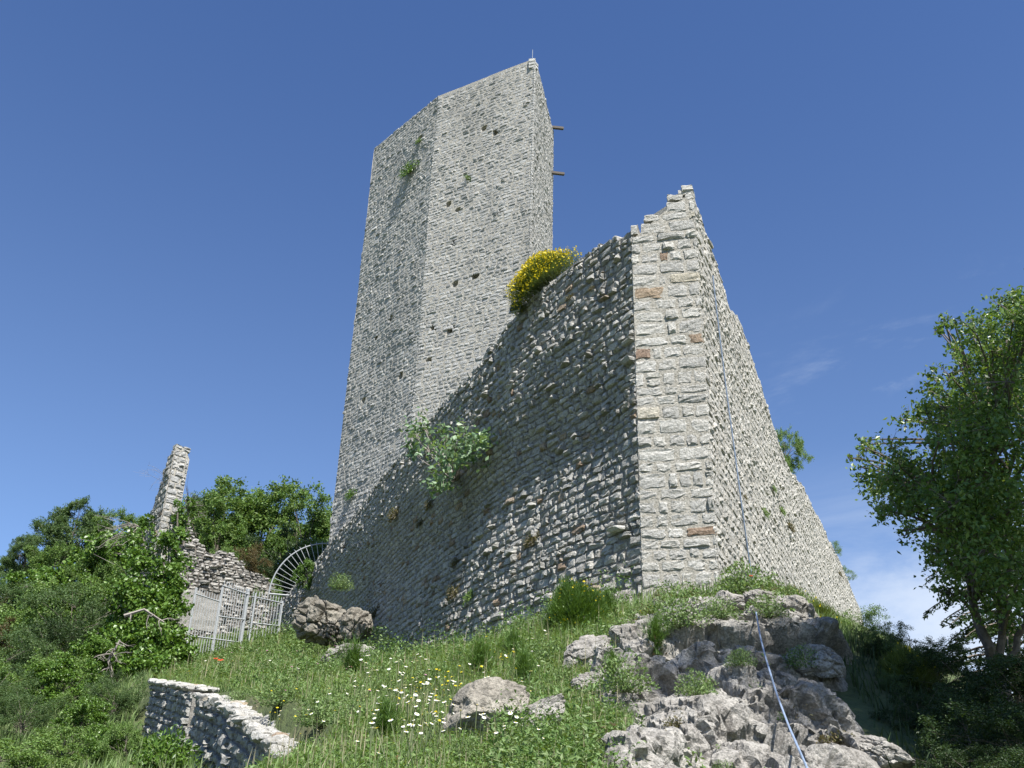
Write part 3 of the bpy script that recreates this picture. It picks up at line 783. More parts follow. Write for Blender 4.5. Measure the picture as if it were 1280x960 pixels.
V, Q = masonry(prng, pos, 0, L, 6.5, pt2, .24, .34, .02, .012, 6, .010, .35, None, rag=.5, tiltk=.3, dome=.01)
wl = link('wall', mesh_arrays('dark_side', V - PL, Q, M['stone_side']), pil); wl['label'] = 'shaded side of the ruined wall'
V, Q, T = backing(pos, 0, L, 6.5, lambda s: pt2(s) - .05, .75, .2, None, mit=(0, .6))
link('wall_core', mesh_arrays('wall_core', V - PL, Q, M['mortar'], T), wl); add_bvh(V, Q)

# ---- rubble wall behind the gate, bank of earth above it
rrng = np.random.default_rng(41)
RA, RB = at(226, 700, 51), at(352, 740, 52.5)
rub = thing('rubble_wall', 'collapsing wall of loose brownish rubble stones behind the iron gate', 'wall', (RA[0], RA[1], 9))
UL = np.array(rub.location)
pos, L = polyline([tuple(RA[:2]), tuple(RB[:2])])
tp_ = [ray_on_line(u, v, RA, RB) for u, v in [(228, 640), (240, 664), (262, 690), (285, 688), (300, 700), (312, 714), (330, 716), (342, 730), (352, 748)]]
rt = interp_fn([(0, tp_[0][1])] + tp_ + [(L, tp_[-1][1])])
plz = ray_on_line(262, 738, RA, RB)
def rskip(s, z): return s < ray_on_line(278, 740, RA, RB)[0] and z < plz[1] and z > plz[1] - 1.9
run = lambda s, z: .16 * fbm(np.stack([s * .7, z * .7, 0 * s], -1), 81, 3)
V, Q = masonry(rrng, pos, 0, L, 8.8, rt, .16, .30, .05, .008, 5, .02, .32, run, skip=rskip, rag=.6, depth=.10, dome=.05, tiltk=.3)
link('stonework', mesh_arrays('stonework', V - UL, Q, M['stone_rubble']), rub)
V, Q, T = backing(pos, 0, L, 8.6, lambda s: rt(s) - .1, 1.2, .25, run, off=-.02)
link('wall_core', mesh_arrays('wall_core', V - UL, Q, M['mortar_brown'], T), rub); add_bvh(V, Q)
sp1 = ray_on_line(280, 740, RA, RB)[0]
V, Q, T = backing(pos, 0, sp1, plz[1] - 2.0, lambda s: plz[1] - .25 + .25 * vnoise(np.stack([s * 1.7, 0 * s, 0 * s], -1), 7), .3, .15, lambda s, z: run(s, z) + .05, off=0, amp=.03)
link('plaster', mesh_arrays('plaster', V - UL, Q, M['plaster'], T), rub)
bx = np.linspace(-26, 3, 60); by = np.linspace(51.5, 75, 40)
BX, BY = np.meshgrid(bx, by, indexing='ij')
ftop = np.interp(BX, [-26, RA[0], at(262, 690, 51)[0], at(312, 714, 52)[0], RB[0], RB[0] + 2, 3], [13.5, rt(0) - .6, rt(L * .3) - .3, rt(L * .72) - .3, rt(L) - .2, 12.6, 12.6])
BZ = ftop + (BY - 51.5) * .12 + .35 * fbm(np.stack([BX * .4, BY * .4, 0 * BX], -1), 85, 4) - 3.5 * sstep(BX, -13.2, -16.5)*0
BZ = BZ - 5 * sstep(-BX, 14.5, 20)
bank = link('bank', mesh_arrays('bank', np.stack([BX, BY, BZ], -1).reshape(-1, 3), grid_quads(60, 40), M['soil'], smooth=True)); tag(bank, 'grassy bank of earth above the rubble wall', 'ground', kind='structure')

# ---- iron fence, gate leaf, fan grille
def bar(root, a, b, r, name='bar', n=6, spike=False):
    mb = MB(); a = np.asarray(a, float); b = np.asarray(b, float); rl = np.array(root.location)
    if spike:
        d = (b - a) / np.linalg.norm(b - a); mb.tube([a - rl, b - rl, b + d * .02 - rl, b + d * .14 - rl], [r, r, r * 1.7, r * .2], n)
    else: mb.tube([a - rl, b - rl], r, n)
    return mb.build(name, M['metal'], root)
def lerp(a, b, t): return np.asarray(a) * (1 - t) + np.asarray(b) * t
def panel(root, bl, br, zt, n, r, spike=False, rails=(), ext=.0, skipends=True):
    bl = np.asarray(bl); br = np.asarray(br)
    for i in range(n):
        t = (i + .5) / n
        q = lerp(bl, br, t); zz = zt(t)
        bar(root, (q[0], q[1], q[2] - ext), (q[0], q[1], zz), r, 'bar', 5, spike)
    for (z0, z1, rr) in rails:
        bar(root, (bl[0], bl[1], z0), (br[0], br[1], z1), rr, 'rail')
GLb, GPb, GRb = at(230, 822, 42), at(302, 806, 44), at(347, 799, 45.6)
GMb = lerp(GLb, GPb, .47)
zt_l = at(232, 733, 42)[2]; zt_m = at(263, 733, 43)[2]; zt_p = at(302, 742, 44)[2]; zt_r = at(347, 752, 45.6)[2]
fence = thing('iron_fence', 'fixed grey iron bar fence panel between the ivy and the gate leaf', 'fence', tuple(GLb))
zb_l, zb_p = at(228, 794, 42)[2], at(300, 803, 44)[2]
zm = lerp(zb_l, zb_p, .47)
panel(fence, GLb, GMb, lambda t: zt_l, 10, .016, False, [(zt_l - .25, zt_l - .25, .028), (zb_l, zm, .03)], .1)
panel(fence, GMb, GPb, lambda t: zt_p + .1, 11, .016, True, [(zt_p - .02, zt_p - .02, .03), (zm, zb_p, .03), (at(265, 770, 43)[2], at(300, 774, 44)[2], .03)], .1)
for q, z in ((GLb, zt_l), (GMb, zt_m)):
    bar(fence, (q[0], q[1], q[2] - .3), (q[0], q[1], z), .04, 'post', 8)
gate = thing('iron_gate', 'grey iron gate leaf with pointed bars beside the wall end', 'gate', tuple(GPb))
panel(gate, lerp(GPb, GRb, .08), GRb, lambda t: zt_p * (1 - t) + zt_r * t + .08, 11, .016, True, [(zt_p - .05, zt_r - .05, .032), (at(306, 777, 44)[2], at(345, 782, 45.6)[2], .032)], -.02)
bar(gate, (GPb[0] - .06, GPb[1], GPb[2] - .3), (GPb[0] - .06, GPb[1], zt_p + .22), .075, 'post', 8)
bar(gate, (GPb[0] + .28, GPb[1], GPb[2] - .1), (GPb[0] + .28, GPb[1], zt_p + .05), .04, 'stile', 8)
bar(gate, (GRb[0], GRb[1], GRb[2] + .1), (GRb[0], GRb[1], zt_r + .05), .04, 'stile', 8)
low = thing('railing', 'low stub of grey railing in the grass at the left end of the iron fence', 'railing', tuple(at(222, 832, 41)))
la, lb = at(218, 834, 40.8), at(228, 830, 41.8)
for t in (0, .5, 1): q = lerp(la, lb, t); bar(low, (q[0], q[1], q[2] - .2), (q[0], q[1], at(218, 801, 40.8)[2]), .025, 'bar', 5)
zz = at(222, 812, 41)[2]; bar(low, (la[0], la[1], zz), (lb[0], lb[1], zz), .03, 'rail')
# fan grille over the wall end
FD = 47.2
fc = at(405, 748, FD); fan = thing('fan_grille', 'grey iron half round fan grille with radiating bars above the wall end', 'grille', tuple(fc))
fx = at(336, 742, FD) - fc; rad = math.hypot(fx[0], fx[1]); ex = np.array([fx[0], fx[1], 0]) / rad
zr = at(405, 679, FD)[2] - fc[2]
arc = lambda th, k=1.: fc + k * (ex * rad * math.cos(th) + ZA * zr * math.sin(th))
mb = MB(); mb.tube([arc(t) - fc for t in np.linspace(0, math.pi * .56, 26)], .032, 7); mb.build('arch_rail', M['metal'], fan)
bar(fan, arc(0), arc(0, .0), .04, 'rail')
for t in np.linspace(.09, math.pi * .55, 17): bar(fan, arc(t, .12), arc(t, 1.0 + (.045 if t > .8 else 0)), .014, 'bar', 5)

# ---- floodlight on the wall top
s_, D_ = side_s(644, 384)
fp = at(645, 383, D_ - .25)
fl = thing('floodlight', 'small square green grey floodlight on the shaded wall top under the yellow broom', 'lamp', tuple(fp))
d = np.array([-.55, -.75, .35]); d /= np.linalg.norm(d); xx = np.cross(d, ZA); xx /= np.linalg.norm(xx); yy = np.cross(xx, d)
mb = MB(); mb.box((0, 0, 0), xx, yy, d, .13, .12, .05); mb.box(-d * .08, xx, yy, d, .09, .08, .04); mb.build('housing', M['lampbody'], fl)
mb = MB(); mb.box(d * .056, xx, yy, d, .112, .102, .006); mb.build('lens', M['glassy'], fl)
mb = MB()
for k in (-1, 1): mb.box(xx * .14 * k - yy * .08, xx, yy, d, .008, .12, .02)
mb.box(-yy * .2, xx, yy, d, .148, .008, .02); mb.box(-yy * .2 - d * .3, xx, yy, d, .02, .012, .3); mb.build('bracket', M['metal'], fl)

# ---- cable down the flank wall and over the cliff
cp = []
for u, v in [(888, 345), (893, 390), (905, 490), (916, 570), (925, 640), (934, 705), (941, 745)]:
    p, n = hit(u, v, [B_FLANK])
    if p is not None: cp.append(p + n * .05)
cq = [(0, 945, 765), (.12, 950, 795), (.25, 957, 822), (.45, 971, 868), (.7, 986, 908), (1, 1011, 965), (1.2, 1030, 1005)]
ct = np.linspace(0, 1.2, 36); cu = np.interp(ct, [k[0] for k in cq], [k[1] for k in cq]); cv = np.interp(ct, [k[0] for k in cq], [k[2] for k in cq])
cD = np.array([math.hypot(*hit(float(a), float(b), [0, B_CLIFF])[0][:2]) for a, b in zip(cu, cv)]) - .05
cD = np.array([min(cD[max(0, k - 4):k + 5]) for k in range(36)])
for _ in range(4): cD[1:-1] = np.minimum(cD[1:-1], (cD[:-2] + cD[2:]) / 2)
for k in range(36): cp.append(at(cu[k], cv[k], cD[k]))
cp = np.array(cp)
tt = np.arange(len(cp)); t2_ = np.linspace(0, len(cp) - 1, len(cp) * 6)
cps = np.stack([np.interp(t2_, tt, cp[:, k]) for k in range(3)], 1)
for _ in range(3): cps[1:-1] = (cps[:-2] + 2 * cps[1:-1] + cps[2:]) / 4
mb = MB(); mb.tube(cps, np.interp(np.hypot(cps[:, 0], cps[:, 1]), [9, 14, 17, 22], [.0085, .0095, .014, .018]), 6); tag(mb.build('cable', M['cable']), 'thin blue and white cable hanging down the flank wall and over the cliff', 'cable')
mb = MB(); q = at(497, 975, 6.7); mb.tube([q, at(497, 947, 6.7)], .017, 6); mb.box(at(497, 950, 6.7), XA, YA, ZA, .022, .006, .03)
tag(mb.build('rusty_post', M['rust']), 'short rusty iron post at the bottom edge in the grass', 'post')

# ------------------------------------------------------------------ vegetation
def leafquads(rng, P, size, up=.5, aspect=.5, dirs=None, jit=.35):
    n = len(P)
    N = rng.normal(size=(n, 3)); N /= np.linalg.norm(N, axis=1)[:, None]; N[:, 2] += up; N /= np.linalg.norm(N, axis=1)[:, None]
    A = rng.normal(size=(n, 3)) if dirs is None else dirs + rng.normal(0, .5, (n, 3))
    A = A - (A * N).sum(1)[:, None] * N; A /= np.linalg.norm(A, axis=1)[:, None] + 1e-9
    B = np.cross(N, A)
    s = size * rng.uniform(1 - jit, 1 + jit, n)[:, None]
    k = s * aspect
    fold = N * s * rng.uniform(-.12, .12, (n, 1))
    V = np.stack([P - A * s * .5, P + B * k * .5 + A * s * .05 + fold, P + A * s * .5, P - B * k * .5 + A * s * .05 + fold], 1).reshape(-1, 3)
    return V, np.arange(n * 4).reshape(-1, 4)
def dirs_(rng, n, flat=1.0):
    d = rng.normal(size=(n, 3)); d /= np.linalg.norm(d, axis=1)[:, None]; d[:, 2] *= flat; return d
def bez(a, b, c, n=6):
    t = np.linspace(0, 1, n)[:, None]; return (1 - t) ** 2 * a + 2 * t * (1 - t) * b + t * t * c
def foliage(rng, clumps, per, lsize, up=.5, aspect=.5, ntw=12, droop=.1):
    """leaves strung along twigs that radiate in every clump"""
    PP = []; tw = []
    for c, r in clumps:
        c = np.asarray(c, float); n = max(20, int(per * r * r)); m = max(5, int(ntw * rng.uniform(.7, 1.3)))
        d = dirs_(rng, m, .8); L = r * rng.uniform(.55, 1.15, m)
        i = rng.integers(0, m, n); t = .25 + .8 * rng.random(n) ** .7
        p = c + d[i] * (L[i] * t)[:, None]; p[:, 2] -= droop * r * t * t
        p += rng.normal(0, .13 * r, (n, 3))
        PP.append(p); tw += [(c, c + d[k] * L[k] * .9) for k in range(m)]
    P = np.vstack(PP); return leafquads(rng, P, lsize, up, aspect), tw
def make_tree(name, label, cat, seed, height, crown, per, lsize, mat, base=.3, r0=.16, nclump=40, cr=(.5, .9), loc=(0, 0, 0), group=None, aspect=.5, lean=(0, 0), shell=.55, twigs=True, up=.5, barkmat='bark', forks=None, ntw=12, link_loc=True):
    """crown = (cx, cy, cz, rx, ry, rz) in local metres"""
    rng = np.random.default_rng(seed)
    root = thing(name, label, cat, loc, group)
    cx, cy, cz, rx, ry, rz = crown
    cl = []
    ph = rng.uniform(0, 6, 6)
    for _ in range(nclump):
        d = dirs_(rng, 1)[0]; k = shell + (1 - shell) * rng.random() ** .6
        lump = 1 + .22 * math.sin(3 * math.atan2(d[1], d[0]) + ph[0]) + .15 * math.sin(4 * d[2] + ph[1]) + rng.normal(0, .08)
        c = np.array([cx + d[0] * rx * k * lump, cy + d[1] * ry * k * lump, cz + d[2] * rz * k * lump])
        if c[2] < .12: c[2] = .12 + rng.random() * .2
        cl.append((c, rng.uniform(*cr)))
    (LV, LQ), tw = foliage(rng, cl, per, lsize, up, aspect, ntw)
    link('crown', mesh_arrays(name + '_crown', LV, LQ, M[mat]), root)
    mb = MB()
    top = np.array([cx + lean[0], cy + lean[1], cz + rz * .3])
    tr = bez(np.zeros(3), np.array([cx * .15, cy * .15, top[2] * .5]), top, 9)
    mb.tube(tr + np.vstack([np.zeros(3), rng.normal(0, .04 * height / 6, (8, 3))]), np.linspace(r0, r0 * .22, 9), 8)
    for c, r in cl:
        if rng.random() < .25: continue
        k = rng.integers(2, 8); a = tr[k]
        if a[2] > c[2] + .3: k = max(1, k - 3); a = tr[k]
        m = (a + c) / 2 + np.array([0, 0, .15 * np.linalg.norm(c - a)]) + rng.normal(0, .06, 3)
        mb.tube(bez(a, m, c, 5), np.linspace(r0 * .38 * (1 - k / 12), r0 * .08, 5), 5, False)
    if twigs:
        for a, b in tw:
            if rng.random() < .45: mb.tube([a, (a + b) / 2 + rng.normal(0, .03, 3), b], [r0 * .07, r0 * .05, r0 * .02], 3, False)
    mb.build('trunk', M[barkmat], root)
    return root
def gz(x, y): return float(ground(np.array([x]), np.array([y]))[0])
def place_tree(u, vtop, D, src, H, label, group, rz, wide=1., zoff=0, bank_=False):
    """copy a grown tree so that its head reaches the height seen; base on the ground"""
    p = at(u, vtop, D); z0 = gz(p[0], p[1]) - .1
    if bank_: z0 = 12.8
    h = max(1.5, p[2] - z0); k = h / H
    return dup(src, (p[0], p[1], z0), rz, (k * wide, k * wide, k), label, group)

# prototypes (each is moved into place itself the first time)
gH = 'trees on the left hillside'
class Proto:
    def __init__(s, root, H): s.root, s.H, s.used = root, H, False
    def put(s, u, vtop, D, label, group=None, rz=0., wide=1., z0=None):
        p = at(u, vtop, D); z = (gz(p[0], p[1]) - .15) if z0 is None else z0
        k = max(.4, p[2] - z) / s.H
        if not s.used:
            s.used = True; o = s.root; o.location = (p[0], p[1], z); o.rotation_euler = (0, 0, rz); o.scale = (k * wide, k * wide, k)
            o['label'] = label
            if group: o['group'] = group
            elif 'group' in o: del o['group']
            return o
        return dup(s.root, (p[0], p[1], z), rz, (k * wide, k * wide, k), label, group)
oak = Proto(make_tree('oak_tree', 'x', 'tree', 101, 9, (0, 0, 5.4, 3.0, 3.0, 3.1), 950, .15, 'leaf_blue', r0=.2, nclump=72, cr=(.6, 1.05), shell=.5), 8.9)
ash = Proto(make_tree('leafy_tree', 'x', 'tree', 102, 8, (0, 0, 4.7, 2.8, 2.8, 3.3), 1000, .15, 'leaf_tree', r0=.17, nclump=60, cr=(.6, 1.0), shell=.6), 8.5)
bushy = Proto(make_tree('shrub', 'x', 'shrub', 103, 3.4, (0, 0, 1.7, 1.9, 1.9, 1.6), 1500, .10, 'leaf_shrub', r0=.07, nclump=44, cr=(.4, .7), shell=.6), 3.6)
bushy2 = Proto(make_tree('fine_leaved_shrub', 'x', 'shrub', 109, 3.6, (0, 0, 1.8, 1.7, 1.8, 1.8), 2200, .075, 'leaf_blue', r0=.07, nclump=50, cr=(.35, .65), shell=.5, aspect=.4), 3.9)
ivyb = Proto(make_tree('leafy_shrub', 'x', 'shrub', 104, 3.4, (0, 0, 1.7, 1.8, 1.8, 1.7), 1300, .12, 'leaf_ivy', r0=.07, nclump=40, cr=(.4, .7), shell=.6, aspect=.75), 3.7)
russet = Proto(make_tree('russet_shrub', 'x', 'shrub', 105, 3.4, (0, 0, 1.8, 1.7, 1.7, 1.7), 1300, .10, 'leaf_red', r0=.07, nclump=36, cr=(.4, .7), shell=.6), 3.8)
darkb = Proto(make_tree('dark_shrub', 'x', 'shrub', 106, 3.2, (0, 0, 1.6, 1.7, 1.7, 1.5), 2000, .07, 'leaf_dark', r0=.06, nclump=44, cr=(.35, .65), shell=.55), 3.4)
softb = Proto(make_tree('leafy_bush', 'x', 'shrub', 107, 2.2, (0, 0, 1.0, 1.1, 1.1, 1.0), 2200, .05, 'leaf_shrub', r0=.03, nclump=40, cr=(.25, .45), shell=.5), 2.2)
# far trees, left skyline
oak.put(102, 624, 62, 'dark oak tree on the left skyline', gH, .3)
oak.put(40, 668, 60, 'dark spreading oak low on the far left skyline', gH, 2.1)
oak.put(-8, 700, 58, 'dark oak cut by the left picture edge', gH, 4)
ash.put(155, 632, 56, 'bright green tree just left of the ruined pillar on the skyline', gH, .5, .85)
ash.put(185, 640, 60, 'smaller green tree touching the ruined pillar on its left', gH, 2.2, .7)
ash.put(75, 672, 50, 'mid green tree on the hillside below the dark skyline oak', gH, 1.0, .9)
ash.put(118, 690, 46, 'bushy green tree halfway up the left hillside', gH, 3.3, .8)
russet.put(14, 726, 48, 'reddish brown shrub at the left picture edge', None, .4, .8)
russet.put(-12, 765, 42, 'larger russet shrub half cut by the left picture edge', None, 2.4, .9)
gS = 'shrubs on the left hillside'
bushy.put(50, 742, 42, 'pale green shrub in the middle of the left hillside', gS, .2, 1.1)
ivyb.put(68, 712, 46, 'shiny leaved shrub catching light beside the russet shrub', gS, 1.2, 1.0)
bushy2.put(105, 722, 41, 'rounded green shrub left of the ivy mass', gS, 2.6, 1.1)
bushy.put(140, 700, 44, 'tall green shrub right behind the grey dead creeper', gS, 3.9, 1.0)
ivyb.put(112, 792, 36, 'bright yellow green shrub in front of the ivy mass', gS, 3.0, 1.0)
bushy2.put(15, 775, 35, 'dull green shrub at the left edge below the russet shrubs', gS, 4.2, 1.2)
bushy.put(66, 805, 32, 'green shrub low on the left hillside', gS, 5.2, 1.2)
ivyb.put(88, 825, 30, 'fresh green shrub low beside the dead branches', gS, .9, 1.2)
bushy2.put(-8, 825, 29, 'shrub against the left edge above the lower left corner', gS, 1.7, 1.3)
bushy.put(125, 852, 28, 'shrub just left of the short terrace wall', gS, 3.7, 1.2)
bushy2.put(40, 858, 26, 'broad shrub above the lower left corner', gS, 2.9, 1.4)
bushy.put(88, 893, 23, 'shrub at the bottom edge below the short terrace wall', gS, 5.9, 1.4)
bushy.put(10, 905, 21, 'shrub filling the lower left corner', gS, 4.9, 1.5)
ivyb.put(140, 905, 22, 'broad leaved shrub at the bottom edge beside the terrace wall', gS, 4.9, .9)
bushy2.put(150, 838, 27, 'shrub between the ivy mass and the short terrace wall', gS, 1.1, 1.1)
ivyb.put(112, 872, 24.5, 'leafy shrub hanging in front of the left end of the short terrace wall', gS, 2.1, 1.0)
bushy.put(165, 890, 21.5, 'shrub growing up against the face of the short terrace wall', gS, .5, .8)
bushy2.put(30, 715, 46, 'upper shrub of the left edge beneath the oaks', gS, 3.3, 1.1)
ivyb.put(150, 668, 47, 'leafy shrub behind the ruined pillar above the dead creeper', gS, 1.9, .9)
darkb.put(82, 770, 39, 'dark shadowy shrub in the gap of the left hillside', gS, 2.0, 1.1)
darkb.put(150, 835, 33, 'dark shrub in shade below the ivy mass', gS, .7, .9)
# trees behind the gate
gT = 'trees behind the iron gate'
ash.put(340, 588, 62, 'tallest bright green tree behind the rubble wall', gT, 1.3, 1.0, 13.0)
ash.put(285, 602, 60, 'green tree right behind the ruined pillar', gT, 4.4, .95, 13.0)
ash.put(388, 606, 60, 'darker tree beside the tower above the fan grille', gT, 2.7, .8, 13.0)
oak.put(255, 622, 64, 'greyish green tree peeping out right of the ruined pillar', gT, 5.1, .8, 13.0)
bushy.put(285, 672, 55, 'grassy green shrub on the bank above the rubble wall', None, 5.6, .7, 14.2)
russet.put(316, 674, 54, 'grey brown thorny shrub on the bank above the rubble wall', None, 5.6, .65, 13.6)
darkb.put(372, 660, 57, 'dark shrub behind the fan grille', None, 3.6, 1.0, 12.8)
darkb.put(345, 690, 56, 'low dark shrub left of the fan grille', None, 1.6, .9, 12.4)
ivyb.put(384, 700, 42.5, 'bright green weed shrub on the wall top inside the fan grille', None, 2.3, .8, at(384, 735, 42.5)[2])
softb.put(330, 712, 53, 'small green shrub sprouting between the rubble wall and the fan grille', None, 2.3, .9, 12.0)
# behind the flank wall
gF = 'trees behind the flank wall'
bushy.put(977, 524, 37, 'tree top showing above the flank wall', gF, .4, .55, 14.5)
softb.put(1040, 674, 44.5, 'leafy tuft on the far crest of the flank wall, higher of two', gF, 1.4, 1.0, at(1045, 694, 44.5)[2])
softb.put(1053, 704, 47.5, 'leafy tuft on the far crest of the flank wall, lower of two', gF, 2.8, 1.0, at(1059, 726, 47.5)[2])

# big leafy tree on the right, two stems
def right_tree():
    rng = np.random.default_rng(201)
    base = at(1248, 850, 13.2); z0 = gz(base[0], base[1]) - .1; b = np.array([base[0], base[1], z0])
    root = thing('broadleaf_tree', 'big glossy leaved tree with a forked trunk filling the right edge', 'tree', tuple(b))
    cl = []
    ctr = at(1275, 590, 13.2)
    spots = [(1270, 395, 35), (1205, 400, 20), (1235, 430, 40), (1185, 470, 30), (1220, 500, 50), (1275, 480, 60), (1140, 530, 30), (1175, 545, 45), (1230, 570, 60), (1095, 555, 24), (1080, 585, 22), (1125, 585, 42),
             (1170, 610, 55), (1100, 620, 26), (1140, 645, 36), (1200, 660, 60), (1165, 695, 30), (1250, 640, 70), (1150, 620, 40), (1215, 715, 45), (1260, 715, 55), (1180, 650, 50), (1190, 745, 22), (1245, 750, 30), (1280, 560, 60), (1110, 600, 36), (1330, 500, 70), (1340, 600, 80), (1330, 700, 70), (1320, 420, 60), (1400, 560, 90), (1275, 770, 25), (1205, 530, 45), (1255, 530, 55), (1160, 580, 40), (1240, 392, 26), (1215, 425, 34), (1262, 430, 46), (1196, 445, 26), (1240, 480, 55), (1196, 500, 38), (1290, 440, 60), (1180, 400, 12), (1172, 412, 10), (1150, 505, 22), (1265, 372, 14), (1225, 600, 60), (1260, 600, 60), (1200, 620, 55), (1120, 560, 34), (1140, 600, 40), (1085, 560, 14), (1068, 575, 10), (1110, 640, 20), (1130, 670, 16), (1240, 690, 60), (1300, 400, 50), (1292, 375, 28), (1325, 365, 40), (1350, 420, 60), (1275, 410, 40), (1310, 460, 60), (1290, 690, 60), (1210, 690, 45)]
    for u, v, r in spots:
        for k in range(2 if r < 40 else 3):
            D = 13.2 + rng.uniform(-1.7, 1.7) * min(1, r / 45)
            p = at(u + rng.uniform(-.6, .6) * r, v + rng.uniform(-.5, .5) * r, D)
            cl.append((p - b, r * .0108 * rng.uniform(.75, 1.05)))
    (LV, LQ), tw = foliage(rng, cl, 1300, .066, .4, .55, 14, .15)
    link('crown', mesh_arrays('right_crown', LV, LQ, M['leaf_right']), root)
    mb = MB()
    f = at(1246, 835, 13.2) - b
    mb.tube([np.zeros(3), f * .5 + [.03, 0, 0], f], [.12, .095, .085], 10)
    stems = []
    for end, mid, r in ((at(1205, 640, 13.0), at(1212, 765, 13.1), .075), (at(1262, 560, 13.4), at(1258, 740, 13.3), .055), (at(1330, 560, 13.6), at(1300, 790, 13.4), .05)):
        pts = bez(f, mid - b, end - b, 12); pts[1:] += rng.normal(0, .025, (11, 3)); mb.tube(pts, np.linspace(r, r * .3, 12), 8); stems.append(pts)
    allp = np.vstack(stems)
    for c, r in cl:
        d = np.linalg.norm(allp - c, axis=1) + np.where(allp[:, 2] > c[2], 1.5, 0); a = allp[int(np.argmin(d))]
        mb.tube(bez(a, (a + c) / 2 + rng.normal(0, .12, 3) + [0, 0, .1], c, 6), np.linspace(.03, .008, 6), 5, False)
    for a, q in tw:
        if rng.random() < .5: mb.tube([a, (a + q) / 2 + rng.normal(0, .03, 3), q], [.006, .005, .002], 3, False)
    mb.build('trunk', M['bark'], root)
    return root
right_tree()
# fir with drooping boughs behind it
def fir(label, p, H, spread, seed):
    rng = np.random.default_rng(seed); root = thing('fir_tree', label, 'tree', tuple(p)); mb = MB(); P = []; Dd = []
    mb.tube([(0, 0, 0), (.03, 0, H * .5), (0, 0, H)], [.14, .09, .02], 8)
    for z in np.arange(1.2, H, .22):
        for k in range(4):
            a = rng.uniform(0, 6.28); L = spread * (1 - z / H * .85) * rng.uniform(.7, 1.15); d = np.array([math.cos(a), math.sin(a), 0])
            pts = bez(np.array([0, 0, z]), np.array([0, 0, z + .1]) + d * L * .5, np.array([0, 0, z - .25 * L]) + d * L, 7); mb.tube(pts, np.linspace(.025, .006, 7), 4, False)
            n = int(160 * L); t = rng.random(n) * .9 + .1
            q = np.stack([np.interp(t, np.linspace(0, 1, 7), pts[:, i]) for i in range(3)], 1)
            sd = np.array([-d[1], d[0], 0]); w = rng.normal(0, 1, n) * .16 * (1.1 - t)
            q = q + sd * w[:, None]; q[:, 2] -= np.abs(w) * .4 + rng.random(n) * .08
            P.append(q); Dd.append(np.tile(d, (n, 1)) + sd * np.sign(w)[:, None])
    V, Q = leafquads(rng, np.vstack(P), .09, .4, .28, np.vstack(Dd)); link('crown', mesh_arrays('fir_crown', V, Q, M['leaf_dark']), root); mb.build('trunk', M['bark'], root)
pf = at(1262, 800, 17.5); fir('dark fir tree with drooping boughs behind the big glossy leaved tree', np.array([pf[0], pf[1], gz(pf[0], pf[1]) - .1]), 5.2, 2.3, 211)
# undergrowth on the right
gR = 'dark shrubs below the right tree'
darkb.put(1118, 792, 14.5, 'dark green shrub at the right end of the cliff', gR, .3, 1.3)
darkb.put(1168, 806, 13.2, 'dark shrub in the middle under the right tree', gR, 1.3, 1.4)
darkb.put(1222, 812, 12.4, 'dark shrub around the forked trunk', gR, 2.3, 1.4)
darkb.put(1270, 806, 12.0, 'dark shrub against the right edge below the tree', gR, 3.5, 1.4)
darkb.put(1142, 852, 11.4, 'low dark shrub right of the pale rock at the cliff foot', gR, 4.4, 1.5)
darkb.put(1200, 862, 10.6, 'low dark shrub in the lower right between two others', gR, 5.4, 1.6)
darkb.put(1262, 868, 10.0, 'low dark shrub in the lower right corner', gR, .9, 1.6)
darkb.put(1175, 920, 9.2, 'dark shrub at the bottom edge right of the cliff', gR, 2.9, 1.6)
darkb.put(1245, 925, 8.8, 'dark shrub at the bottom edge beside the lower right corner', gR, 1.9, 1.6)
bushy2.put(1098, 776, 14.6, 'sunlit green bush rising at the right end of the cliff', None, 1.1, 1.0)
bushy2.put(1150, 786, 14.0, 'sunlit green bush between the cliff and the forked trunk', None, 4.1, 1.1)
softb.put(1072, 752, 16.2, 'fresh green bush below the far end of the flank wall', None, 1.1, 1.3)
softb.put(1045, 768, 15.8, 'light green bush on the right shoulder of the cliff', None, 3.1, 1.0)
bushy2.put(1112, 838, 12.3, 'leafy bush pressed against the right side of the cliff', None, 5.1, 1.0)
darkb.put(1128, 885, 10.8, 'dark bush beside the pale rock at the cliff foot', gR, 5.9, 1.3)
# tree standing to the right of the viewer, its shade falls on the cliff
o = make_tree('shade_tree', 'taller of two leafy trees outside the right picture edge, shading the cliff', 'tree', 221, 17, (0, 0, 15.3, 1.8, 1.8, 2.0), 1400, .09, 'leaf_right', r0=.13, nclump=44, cr=(.5, .8))
o.location = (7.3, 3.3, gz(7.3, 3.3))
o = make_tree('shade_tree', 'lower of two leafy trees outside the right picture edge, shading the cliff', 'tree', 223, 14, (0, 0, 12.8, 1.8, 1.8, 2.0), 1400, .09, 'leaf_right', r0=.13, nclump=44, cr=(.5, .8))
o.location = (7.15, 4.1, gz(7.15, 4.1))

